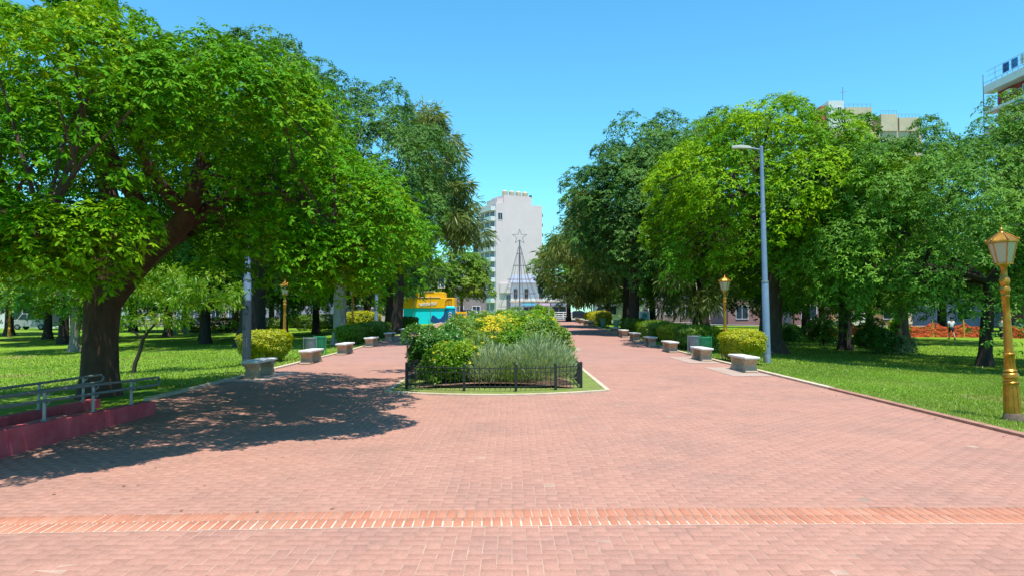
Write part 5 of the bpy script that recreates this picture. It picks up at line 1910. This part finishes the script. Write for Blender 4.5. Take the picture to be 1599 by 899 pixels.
# ------------------------------------------------------------------ orange netting with stakes
def netting(label, pts, h, sag, seed):
    rng = np.random.default_rng(seed)
    x0, y0 = pts[0]
    z0 = G(x0, y0)
    t = thing('safety_netting', label, 'netting', (x0, y0, z0), 0, 'orange safety netting on the right lawn')
    P = []
    for a, b in zip(pts[:-1], pts[1:]):
        k = max(2, int(math.dist(a, b) / 0.22))
        for i in range(k):
            s = i / k
            P.append((a[0] + (b[0] - a[0]) * s, a[1] + (b[1] - a[1]) * s, math.sin(s * math.pi)))
    P.append((*pts[-1], 0))
    mb = MB()
    rows = 9
    tops = []
    for (px, py, sg) in P:
        top = h - sag * sg + rng.normal(0, 0.05)
        tops.append([Vector((px - x0 + rng.normal(0, 0.03), py - y0 + rng.normal(0, 0.04), G(px, py) - z0 + 0.02 + top * r / rows)) for r in range(rows + 1)])
    vs = [p for col in tops for p in col]
    fs = []
    n = rows + 1
    # real mesh: thin flat straps both ways
    for i in range(len(tops)):
        for r in range(rows):
            a, b = tops[i][r], tops[i][r + 1]
            d = Vector((0.062, 0, 0))
            mb.add([a - d, a + d, b + d, b - d], [(0, 1, 2, 3)])
            if i + 1 < len(tops):
                c = tops[i + 1][r]
                u = Vector((0, 0, 0.050))
                o = Vector((0, -0.004, 0))
                mb.add([a - u + o, c - u + o, c + u + o, a + u + o], [(0, 1, 2, 3)])
        if i + 1 < len(tops):
            a, c = tops[i][rows], tops[i + 1][rows]
            u = Vector((0, 0, 0.04))
            mb.add([a - u, c - u, c + u, a + u], [(0, 1, 2, 3)])
    tag(mb.build('net', orange_net, t), kind='stuff')
    for (px, py) in pts:
        mb = MB()
        mb.tube([(px - x0, py - y0, G(px, py) - z0 - 0.2), (px - x0 + rng.normal(0, .05), py - y0, G(px, py) - z0 + h + 0.35)], 0.05, 6)
        mb.build('stake', mat('yellow_stake', (0.55, 0.36, 0.05), 0.7), t)


netting('orange netting stretched behind the walking person', [(32.2, 60.6), (34.8, 61.0), (37.4, 61.0), (40.0, 61.4)], 1.15, 0.35, 1)
netting('orange netting sagging on the ground left of the walking person', [(24.6, 60.0), (27.2, 60.6), (29.4, 64.0), (32.0, 66.0)], 1.0, 0.45, 2)
netting('orange netting at the right picture edge beyond the nearest lamp', [(40.4, 60.2), (43.2, 59.2), (46.0, 58.5)], 1.15, 0.4, 3)


# ------------------------------------------------------------------ vehicles
def make_car(x, y, rotz, label, paint, cat='car', van=False, lower=None, group=None):
    t = thing('parked_van' if van else 'parked_car', label, cat, (x, y, G(x, y) + (0.03 if y > 105 else 0)), rotz, group)
    if van:
        body = [(-2.1, 0.35), (-2.1, 1.05), (-1.35, 1.15), (-0.85, 1.85), (1.9, 1.9), (2.1, 1.75), (2.1, 0.35)]
        wins = [[(-1.22, 1.15), (-0.78, 1.74), (-0.30, 1.76), (-0.30, 1.15)], [(-0.2, 1.15), (-0.2, 1.76), (0.85, 1.78), (0.85, 1.15)], [(0.95, 1.15), (0.95, 1.78), (1.85, 1.76), (1.95, 1.15)]]
        hw, top = 0.86, 1.9
    else:
        body = [(-2.05, 0.32), (-2.08, 0.72), (-1.9, 0.86), (-1.05, 0.96), (-0.45, 1.42), (0.75, 1.45), (1.45, 1.02), (2.0, 0.95), (2.08, 0.6), (2.02, 0.32)]
        wins = [[(-0.88, 0.98), (-0.40, 1.35), (0.12, 1.37), (0.12, 0.98)], [(0.2, 0.98), (0.2, 1.37), (0.72, 1.37), (1.25, 1.0)]]
        hw, top = 0.84, 1.45
    mb = MB()
    mb.prism(body, -hw, hw, 'y')
    b = mb.build('body', paint, t, bevel=0.06)
    if lower is not None:
        mb = MB()
        mb.box(-2.115, 2.115, -hw - 0.008, hw + 0.008, 0.36, 1.08)
        mb.build('lower_body', lower, t, bevel=0.03)
    for wn in wins:
        for s in (-1, 1):
            mb = MB()
            mb.prism(wn, s * (hw + 0.002), s * (hw + 0.012), 'y')
            mb.build('window', glass_dk, t)
    a, c = (body[2], body[3]) if van else (body[3], body[4])
    mb = MB()
    mb.add([(a[0] - 0.01, -hw * .9, a[1] + .04), (a[0] - 0.01, hw * .9, a[1] + .04), (c[0] - 0.03, hw * .85, c[1] - .06), (c[0] - 0.03, -hw * .85, c[1] - .06)], [(0, 1, 2, 3)])
    mb.build('windscreen', glass_dk, t)
    for sx in (-1.3, 1.3):
        for s in (-1, 1):
            mb = MB()
            mb.tube([(sx, s * (hw - 0.16), 0.32), (sx, s * (hw + 0.02), 0.32)], 0.32, 16)
            wh = mb.build('wheel', black, t)
            m2 = MB()
            m2.tube([(sx, s * (hw + 0.015), 0.32), (sx, s * (hw + 0.035), 0.32)], 0.19, 12)
            m2.build('rim', grey_metal, wh)
    for s in (-1, 1):
        mb = MB()
        mb.box(-2.12, -2.05, s * 0.62 - 0.16, s * 0.62 + 0.16, 0.66 if not van else 0.8, 0.78 if not van else 0.98)
        mb.build('headlight', white_paint, t)
        mb = MB()
        mb.box(2.04, 2.10 if not van else 2.13, s * 0.66 - 0.12, s * 0.66 + 0.12, 0.7, 0.86)
        mb.build('taillight', mat('red_lens', (0.5, 0.02, 0.02), 0.3), t)
    return t


car_white = mat('white_car_paint', (0.70, 0.70, 0.70), 0.25, 0.02, 1, spec=0.6)
car_dark = mat('dark_car_paint', (0.025, 0.03, 0.04), 0.25, 0.05, 1, spec=0.6)
car_blue = mat('steel_blue_car_paint', (0.10, 0.16, 0.24), 0.25, 0.05, 1, spec=0.6)
car_grey = mat('silver_car_paint', (0.36, 0.38, 0.41), 0.3, 0.04, 1, spec=0.6)
car_yel = mat('taxi_yellow_paint', (0.70, 0.38, 0.01), 0.3, 0.04, 1, spec=0.6)
GC = 'cars on the streets round the park'
make_car(47.5, 104.0, 0.0, 'yellow van with white upper half parked behind the right trees', car_white, 'van', True, car_yel, GC)
make_car(-26.5, 96.0, 0.2, 'white car parked beyond the left hedge', car_white, group=GC)
make_car(-7.0, 110.0, 0.15, 'steel blue car seen above the left end of the flower bed', car_blue, group=GC)
make_car(-6.8, 116.5, 0.05, 'white car behind the steel blue car on the far street', car_white, group=GC)
make_car(-10.3, 108.5, 0.1, 'dark car between the kiosk and the steel blue car', car_dark, group=GC)
make_car(-54.5, 84.0, 0.05, 'silver van parked before the white shop on the far left', car_grey, 'van', True, None, GC)
make_car(9.6, 109.5, 0.0, 'dark car at the end of the right path', car_dark, group=GC)
make_car(15.5, 110.5, 0.0, 'grey car behind the trees at the end of the right path', car_grey, group=GC)
make_car(42.5, 92.0, 0.1, 'pale car behind the orange netting', car_white, group=GC)


# ------------------------------------------------------------------ buildings
def add_window(t, plane, a0, a1, z0, z1, at, frame=white_paint, glass=glass_dk, depth=0.10, face=-1):
    """plane 'y': wall faces -Y at y=at ; plane 'x': wall faces face*X at x=at"""
    e = 0.09
    fr, pn = MB(), MB()
    for (p, q, r, s) in ((a0, a1, z0, z0 + e), (a0, a1, z1 - e, z1), (a0, a0 + e, z0 + e, z1 - e), (a1 - e, a1, z0 + e, z1 - e), ((a0 + a1) / 2 - e / 3, (a0 + a1) / 2 + e / 3, z0 + e, z1 - e)):
        if plane == 'y':
            fr.box(p, q, at - 0.08, at - 0.003, r, s)
        else:
            lo, hi = sorted((at + face * 0.08, at + face * 0.003))
            fr.box(lo, hi, p, q, r, s)
    f = fr.build('window', frame, t)
    if plane == 'y':
        pn.box(a0 + e, a1 - e, at - 0.035, at - 0.004, z0 + e, z1 - e)
    else:
        lo, hi = sorted((at + face * 0.035, at + face * 0.004))
        pn.box(lo, hi, a0 + e, a1 - e, z0 + e, z1 - e)
    pn.build('pane', glass, f)
    return f


def tower():
    zg = 0.95
    t = thing('apartment_tower', 'pale apartment tower with blank party wall and stacked corner balconies', 'building', (-4.35, 200, zg), R(27))
    Wd, Dp = 14.4, 12.7
    mb = MB()
    mb.box(0, Wd, 0, Dp, -1, 31.0)
    mb.box(2.4, Wd - 3.4, 0.0, 8.0, 31.0, 33.3)
    wl = mb.build('wall', tower_wall, t)
    mb = MB()
    mb.box(0.5, 2.39, 0.4, 7.0, 31.0, 32.3)
    mb.build('roof_house', tower_wall, t)
    for k in range(4):
        mb = MB()
        mb.lathe([(0.75, 33.3), (0.8, 33.4), (0.8, 34.5), (0.4, 34.8)], 12, o=(3.3 + 2.1 * k, 1.2, 0))
        mb.build('water_tank', cream_stucco, t, smooth=True)
    mb = MB()
    mb.tube([(Wd - 3.2, 1, 33.0), (Wd - 3.2, 1, 33.9)], 0.4, 10)
    mb.build('roof_vent', iron, t)
    add_window(t, 'y', 0.5, 2.0, 26.4, 28.4, 0.0)
    # balcony facade faces -X at x = 0 (upper set-back first)
    zs = [1.6 + 2.78 * k for k in range(10)]
    bal = white_stucco
    for k, z in enumerate(zs):
        lo, hi = 0.4, Dp - (0.4 if k < 8 else 2.6)
        out = 1.35
        mb = MB()
        mb.box(-out, -0.004, lo, hi, z + 2.3, z + 2.5)
        mb.box(-out, -out + 0.12, lo, lo + (hi - lo) * (0.42 if k % 2 else 0.5), z + 2.5, z + 3.45)
        mb.box(-out + 0.12, -0.004, lo, lo + 0.12, z + 2.5, z + 3.45)
        bo = mb.build('balcony', bal, t)
        rl = MB()
        for q in range(6):
            rl.box(-out + 0.03, -out + 0.07, lo + (hi - lo) * 0.52 + q * 1.05, lo + (hi - lo) * 0.52 + q * 1.05 + 0.05, z + 2.5, z + 3.4)
        rl.box(-out + 0.02, -out + 0.08, lo + (hi - lo) * 0.5, hi, z + 3.4, z + 3.46)
        rl.build('railing', grey_metal, bo)
        for a, b in ((0.9, 3.6), (4.2, 7.0), (7.6, 9.6)):
            add_window(t, 'x', a, b, z + 0.1, z + 2.25, 0.0, glass=glass_dk)
        if k in (4, 5, 6, 7):
            mb = MB()
            mb.box(-out - 0.03, 0, hi - 0.25, hi - 0.02, z + 2.52, z + 5.06)
            mb.build('end_screen', mat('dark_screen', (0.10, 0.14, 0.20), 0.5), t)
    # rear edge of the right flank with small balconies
    for k in range(3, 10):
        mb = MB()
        z = 3 + 2.78 * k
        mb.box(Wd + 0.004, Wd + 0.9, 1.0, 4.5, z, z + 0.16)
        mb.box(Wd + 0.8, Wd + 0.9, 1.0, 4.5, z + 0.16, z + 1.0)
        mb.build('side_balcony', grey_stucco, t)
    # ground floor: dark recess and sign strip
    mb = MB()
    mb.box(3.2, 7.5, -0.06, -0.004, -0.3, 6.0)
    mb.build('garage_door', mat('slate_shutter', (0.10, 0.12, 0.15), 0.6), t)
    mb = MB()
    mb.box(1.0, 8.6, -0.5, -0.004, 6.5, 9.0)
    mb.build('ledge', tower_wall, t)
    mb = MB()
    for q in range(8):
        mb.box(3.4 + q * 0.55, 3.75 + q * 0.55, -0.56, -0.504, 7.6, 7.9)
    mb.build('sign_letters', grey_stucco, t)


tower()


def corner_shops():
    zg = 0.95
    t = thing('corner_shop_building', 'white two storey corner building with blue grey awning roof and shopfronts', 'building', (-0.3, 172, zg))
    mb = MB()
    mb.box(0, 13.5, 0.0, 12, -1, 8.2)
    mb.build('wall', white_stucco, t)
    mb = MB()
    mb.prism([(-0.9, 8.0), (3.2, 10.0), (3.2, 9.86), (-0.9, 7.86)], -0.1, 9.4, 'x')
    rf = mb.build('corrugated_roof', mat('blue_grey_sheet', (0.26, 0.29, 0.35), 0.5), t)
    mb = MB()
    for k in range(18):
        mb.tube([(k * 0.52, -0.92, 8.03), (k * 0.52, 3.2, 10.05)], 0.07, 5)
    mb.build('rib', mat('blue_grey_rib', (0.33, 0.36, 0.42), 0.5), rf)
    for a in (0.7, 3.2, 6.6, 9.6):
        add_window(t, 'y', a, a + 0.9, 4.3, 6.6, 0.0, frame=mat('ochre_shutter', (0.36, 0.26, 0.13), 0.7))
    mb = MB()
    mb.box(-0.2, 13.6, -0.4, -0.004, 3.55, 3.85)
    mb.build('cornice', cream_stucco, t)
    for k, (a, b, m) in enumerate(((0.4, 2.4, glass_sky), (2.9, 5.6, glass_dk), (6.1, 8.9, glass_dk), (9.5, 13.0, glass_dk))):
        add_window(t, 'y', a, b, 0.1, 2.6, 0.0, glass=m)
    for a, b, m in ((2.6, 5.8, mat('teal_awning', (0.05, 0.20, 0.28), 0.7)), (6.0, 9.1, mat('mauve_awning', (0.26, 0.20, 0.26), 0.7)), (9.4, 13.3, mat('slate_awning', (0.10, 0.12, 0.17), 0.7))):
        mb = MB()
        mb.prism([(-0.01, 3.5), (-1.6, 2.75), (-1.6, 2.6), (-0.01, 3.3)], a, b, 'x')
        mb.build('awning', m, t)
    for xx in (0.0, 2.6, 5.85, 9.2, 13.3):
        mb = MB()
        mb.box(xx, xx + 0.25, -0.12, -0.004, -0.3, 3.5)
        mb.build('pilaster', pink_stucco if xx > 8 else white_stucco, t)


corner_shops()


def brick_block():
    """balcony block on the street right of the park; its long front faces the park"""
    zg = -0.1
    x, y1, y0 = 66.6, 100.0, 58.0
    t = thing('red_brick_block', 'tall red brick apartment block with white balconies and awnings at upper right', 'building', (x, y0, zg))
    L = y1 - y0
    redb = mat('red_brick_wall', (0.27, 0.055, 0.045), 0.85, 0.15, 1.0)
    mb = MB()
    mb.box(0, 14, 0, L, 2, 33.6)
    mb.build('wall', redb, t)
    for k in range(8):
        z = 33.6 - 2.85 * k
        mb = MB()
        mb.box(-1.5, 0.0 - 0.004, 0, L + 0.8, z - 0.28, z)
        mb.box(-1.5, -1.42, 0, L + 0.8, z + 0.0, z + 0.10 if k else z + 0.75)
        mb.box(-1.42, -0.004, L + 0.7, L + 0.8, z, z + 0.9)
        bo = mb.build('balcony', white_stucco, t)
        if k:
            mb = MB()
            mb.prism([(-1.52, z - 0.32), (-1.9, z - 0.95), (-1.86, z - 0.98), (-1.46, z - 0.34)], 2, L - 4.5 - (k % 3), 'y')
            mb.build('awning', mat('green_grey_awning', (0.10, 0.22, 0.22), 0.7), bo)
        rl = MB()
        for q in range(40):
            yy = q * L / 40
            rl.box(-1.47, -1.44, yy, yy + 0.05, z + 0.3, z + 1.1)
        rl.box(-1.48, -1.43, 0, L + 0.8, z + 1.1, z + 1.15)
        rl.build('railing', grey_metal, bo)
        if k < 4:
            for q in range(5):
                a = L - 5.0 - q * 7.5
                add_window(t, 'x', a - 2.8, a, z - 2.2, z - 0.75, 0.0, glass=glass_sky)
                mb = MB()
                mb.box(-0.5, -0.01, a + 1.8, a + 2.7, z - 1.3, z - 0.7)
                mb.build('air_conditioner', white_paint, t, bevel=0.03)
    mb = MB()
    mb.tube([(-1.5, L + 0.7, 24), (-1.5, L + 0.7, 36)], 0.06, 6)
    mb.build('pipe', blue_pole, t)
    mb = MB()
    for q in range(5):
        mb.box(0.2, 3.0, L - 6 - q * 8, L - 3 - q * 8, 33.6, 35.2)
    mb.box(-1.3, 10, 0, L - 1, 33.6, 33.8)
    mb.build('roof_house', white_stucco, t)
    mb = MB()
    for q in range(24):
        mb.tube([(-1.45, q * L / 24, 34.7), (-1.45, q * L / 24, 36.2)], 0.03, 5)
    mb.tube([(-1.45, 0, 36.2), (-1.45, L, 36.2)], 0.03, 5)
    mb.tube([(-1.45, 0, 35.5), (-1.45, L, 35.5)], 0.025, 5)
    mb.build('roof_railing', blue_pole, t)
    for q in range(3):
        mb = MB()
        mb.box(-1.40, -1.34, L - 4.4 - q * 1.7, L - 3.2 - q * 1.7, 34.9, 36.1)
        mb.build('laundry', [navy_paint, blue_sign, white_paint][q], t)
    t.location.z -= 1.2


brick_block()


def cream_block():
    zg = -0.1
    t = thing('cream_roof_building', 'tall cream building whose rooftop tank houses show above the right trees', 'building', (56.0, 130, zg))
    mb = MB()
    mb.box(0, 17, 0, 14, -1, 34.2)
    mb.build('wall', cream_stucco, t)
    mb = MB()
    mb.box(0.4, 3.1, 0.0 - 0.003, 8, 34.2, 39.7)
    mb.build('white_penthouse', white_stucco, t)
    mb = MB()
    mb.box(3.3, 7.9, -0.5, 7, 34.2, 38.4)
    mb.box(3.2, 8.0, -0.6, 7.1, 36.6, 36.75)
    mb.build('tank_house', cream_stucco, t)
    mb = MB()
    mb.box(9.6, 12.5, -0.3, 6, 34.2, 37.2)
    mb.build('tank_house', cream_stucco, t)
    mb = MB()
    mb.box(12.8, 16.5, -0.3, 6, 34.2, 36.6)
    mb.build('tank_house', cream_stucco, t)
    mb = MB()
    mb.box(-0.6, 0.39, 1, 5, 34.2, 39.0)
    mb.build('terracotta_flue', mat('terracotta', (0.45, 0.12, 0.07), 0.8), t)
    mb = MB()
    mb.tube([(3.2, 0.5, 38), (3.2, 0.5, 42.3)], 0.06, 5)
    mb.tube([(2.7, 0.5, 41.3), (3.9, 0.5, 41.5)], 0.04, 5)
    mb.build('antenna', grey_metal, t)
    for (x0, x1, z) in ((3.3, 7.9, 38.4), (9.6, 12.5, 37.2), (12.8, 16.5, 36.6)):
        mb = MB()
        for q in range(7):
            xx = x0 + (x1 - x0) * q / 6
            mb.tube([(xx, 0, z), (xx, 0, z + 0.7)], 0.03, 5)
        mb.tube([(x0, 0, z + 0.7), (x1, 0, z + 0.7)], 0.03, 5)
        mb.build('roof_railing', grey_metal, t)
    add_window(t, 'y', 1.9, 2.7, 37.2, 38.6, -0.004)
    for k in range(11):
        for q in range(4):
            add_window(t, 'y', 1.0 + q * 4.2, 3.2 + q * 4.2, 2 + k * 2.9, 3.6 + k * 2.9, 0.0) if k in (0, 1, 10) else None


cream_block()


def low_house(name, label, x, y, wd, dp, h, wall, wins, doors=(), roof=None, upper=None, zg=None, extra=None):
    t = thing(name, label, 'building', (x, y, G(x, y) if zg is None else zg))
    mb = MB()
    mb.box(0, wd, 0, dp, -1.5, h)
    mb.build('wall', wall, t)
    mb = MB()
    mb.box(-0.12, wd + 0.12, -0.18, dp + 0.1, h, h + 0.22)
    mb.build('roof_edge', roof or wall, t)
    for (a, b, c, d) in wins:
        add_window(t, 'y', a, b, c, d, 0.0)
    for (a, b, c, m) in doors:
        mb = MB()
        mb.box(a, b, -0.05, -0.004, -0.2, c)
        do = mb.build('door', m, t)
        mb = MB()
        mb.box(b - 0.25, b - 0.15, -0.1, -0.051, 1.0, 1.15)
        mb.build('handle', grey_metal, do)
    if upper:
        (a, b, h2, m) = upper
        mb = MB()
        mb.box(a, b, 0.5, dp - 0.5, h + 0.22, h2)
        mb.build('upper_storey', m, t)
    return t


shut = mat('dark_shutter', (0.09, 0.10, 0.13), 0.6)
t = low_house('white_shop', 'white shop with glazed front and pale pitched upper wall on the far left', -66.0, 92, 13.5, 10, 4.3, white_stucco,
              [(3.2, 6.6, 0.2, 2.9), (7.2, 8.2, 0.2, 2.9), (9.0, 12.6, 0.2, 2.7)], [(6.7, 7.1, 2.8, grey_metal)], upper=(0.5, 8.0, 6.6, white_stucco))
mb = MB()
mb.box(8.9, 13.3, -0.25, -0.083, 2.95, 3.9)
mb.build('fascia', mat('brick_orange_fascia', (0.42, 0.16, 0.10), 0.7), t)
mb = MB()
mb.box(3.0, 8.6, -0.25, -0.083, 2.95, 3.9)
mb.build('fascia', mat('beige_fascia', (0.36, 0.30, 0.27), 0.7), t)
low_house('grey_garage_house', 'grey house with dark garage door behind the left gold lamp', -40.0, 112, 12, 10, 5.4, grey_stucco, [(0.8, 3.2, 3.2, 4.8), (8.8, 11.2, 3.2, 4.8)],
          [(4.2, 8.0, 2.8, shut)], roof=white_stucco, upper=(2, 10, 8.0, white_stucco))
low_house('white_balcony_house', 'white house with dark ground floor seen left of the pale grey trunk', -32.0, 126, 9.5, 10, 6.6, white_stucco, [(0.8, 3.8, 3.6, 5.6), (5.2, 8.6, 3.6, 5.6)],
          [(0.6, 4.4, 2.9, shut), (5.2, 9.0, 2.9, shut)], roof=grey_stucco, upper=(1, 8, 9.0, grey_stucco))
low_house('cream_house', 'cream house with white garage seen between left trunks above the hedge', -24.5, 122, 9.5, 10, 5.2, cream_stucco, [(0.8, 3.4, 3.0, 4.6)],
          [(5.2, 8.6, 2.7, white_paint), (1.2, 2.4, 2.4, shut)], roof=white_stucco, upper=(0.5, 4.5, 7.4, white_stucco))
low_house('pink_house', 'low pinkish brown house behind the van on the right', 34.0, 116, 16, 10, 5.2, pink_stucco, [(1.2, 3.2, 1.0, 3.2), (5.2, 7.2, 1.0, 3.2), (11.5, 14.0, 1.0, 3.2)],
          [(8.6, 10.0, 2.8, shut)], roof=cream_stucco, zg=-0.1)
low_house('ochre_house', 'ochre and brown house behind the orange netting', 50.2, 116, 12, 10, 6.0, mat('ochre_stucco', (0.36, 0.22, 0.10), 0.85, 0.12, 0.5),
          [(1.0, 2.6, 1.0, 3.2), (8.2, 10.8, 1.0, 3.4)], [(4.0, 6.4, 2.9, shut)], roof=pink_stucco, zg=-0.1)
low_house('grey_corner_house', 'pale grey house with dark windows right of the ochre house', 63.0, 106, 12, 10, 6.4, grey_stucco, [(1.0, 3.0, 1.0, 3.4), (4.4, 6.4, 1.0, 3.4)],
          [(8.0, 9.2, 2.8, shut)], roof=white_stucco, zg=-0.1)
def row_block(label, x, y, wd, floors, wall, cols, seed):
    rng = np.random.default_rng(seed)
    t = thing('row_building', label, 'building', (x, y, -0.2 if abs(x) > 20 else 0.6), 0, 'buildings on the street behind the park')
    h = 1.2 + 3.0 * floors
    mb = MB()
    mb.box(0, wd, 0, 10, -1.5, h)
    mb.build('wall', wall, t)
    mb = MB()
    mb.box(-0.1, wd + 0.1, -0.2, 10, h, h + 0.3)
    mb.build('cornice', white_stucco, t)
    st = wd / cols
    for f in range(floors):
        for c in range(cols):
            add_window(t, 'y', st * (c + 0.25), st * (c + 0.75), 1.0 + 3.0 * f, 2.6 + 3.0 * f, 0.0, glass=glass_sky if rng.random() < 0.3 else glass_dk)
    mb = MB()
    mb.box(wd * 0.45, wd * 0.55, -0.06, -0.004, -0.6, 2.2)
    mb.build('door', shut, t)
    return t


row_block('brown grey four storey building glimpsed between trunks beyond the right path', 18.0, 134, 15, 4, mat('umber_stucco', (0.20, 0.16, 0.14), 0.85, 0.12, 0.5), 5, 1)
row_block('dull beige four storey building behind the left lawn trees', -68.0, 128, 27, 4, mat('dull_beige_stucco', (0.32, 0.27, 0.22), 0.85, 0.12, 0.5), 9, 2)
row_block('grey brown three storey building behind the lime far tree', -14.0, 134, 9.0, 3, mat('taupe_stucco', (0.25, 0.21, 0.19), 0.85, 0.12, 0.5), 3, 3)
row_block('dark brick coloured building beyond the pink house', 34.0, 130, 20, 5, mat('maroon_stucco', (0.20, 0.10, 0.085), 0.85, 0.12, 0.5), 6, 4)
row_block('grey five storey building left of the white shop street', -84.0, 118, 17, 5, grey_stucco, 5, 5)
low_house('green_kiosk', 'teal roofed stall behind the trees at the right path', 10.5, 92, 6, 4, 2.6, white_stucco, [(0.6, 2.6, 0.9, 2.1), (3.2, 5.4, 0.9, 2.1)], (),
          roof=mat('teal_roof', (0.06, 0.28, 0.25), 0.6))

# white barrier at the end of the right path
t = thing('street_barrier', 'white metal pedestrian barrier at the end of the right path', 'barrier', (7.2, 103.5, G(7.2, 103) + 0.1))
for zz in (0.35, 0.65, 0.95):
    mb = MB()
    mb.tube([(-1.2, 0, zz), (1.2, 0, zz)], 0.05, 6)
    mb.build('rail', white_paint, t)
for xx in (-1.2, 0, 1.2):
    mb = MB()
    mb.tube([(xx, 0, -0.1), (xx, 0, 1.05)], 0.06, 6)
    mb.build('post', white_paint, t)
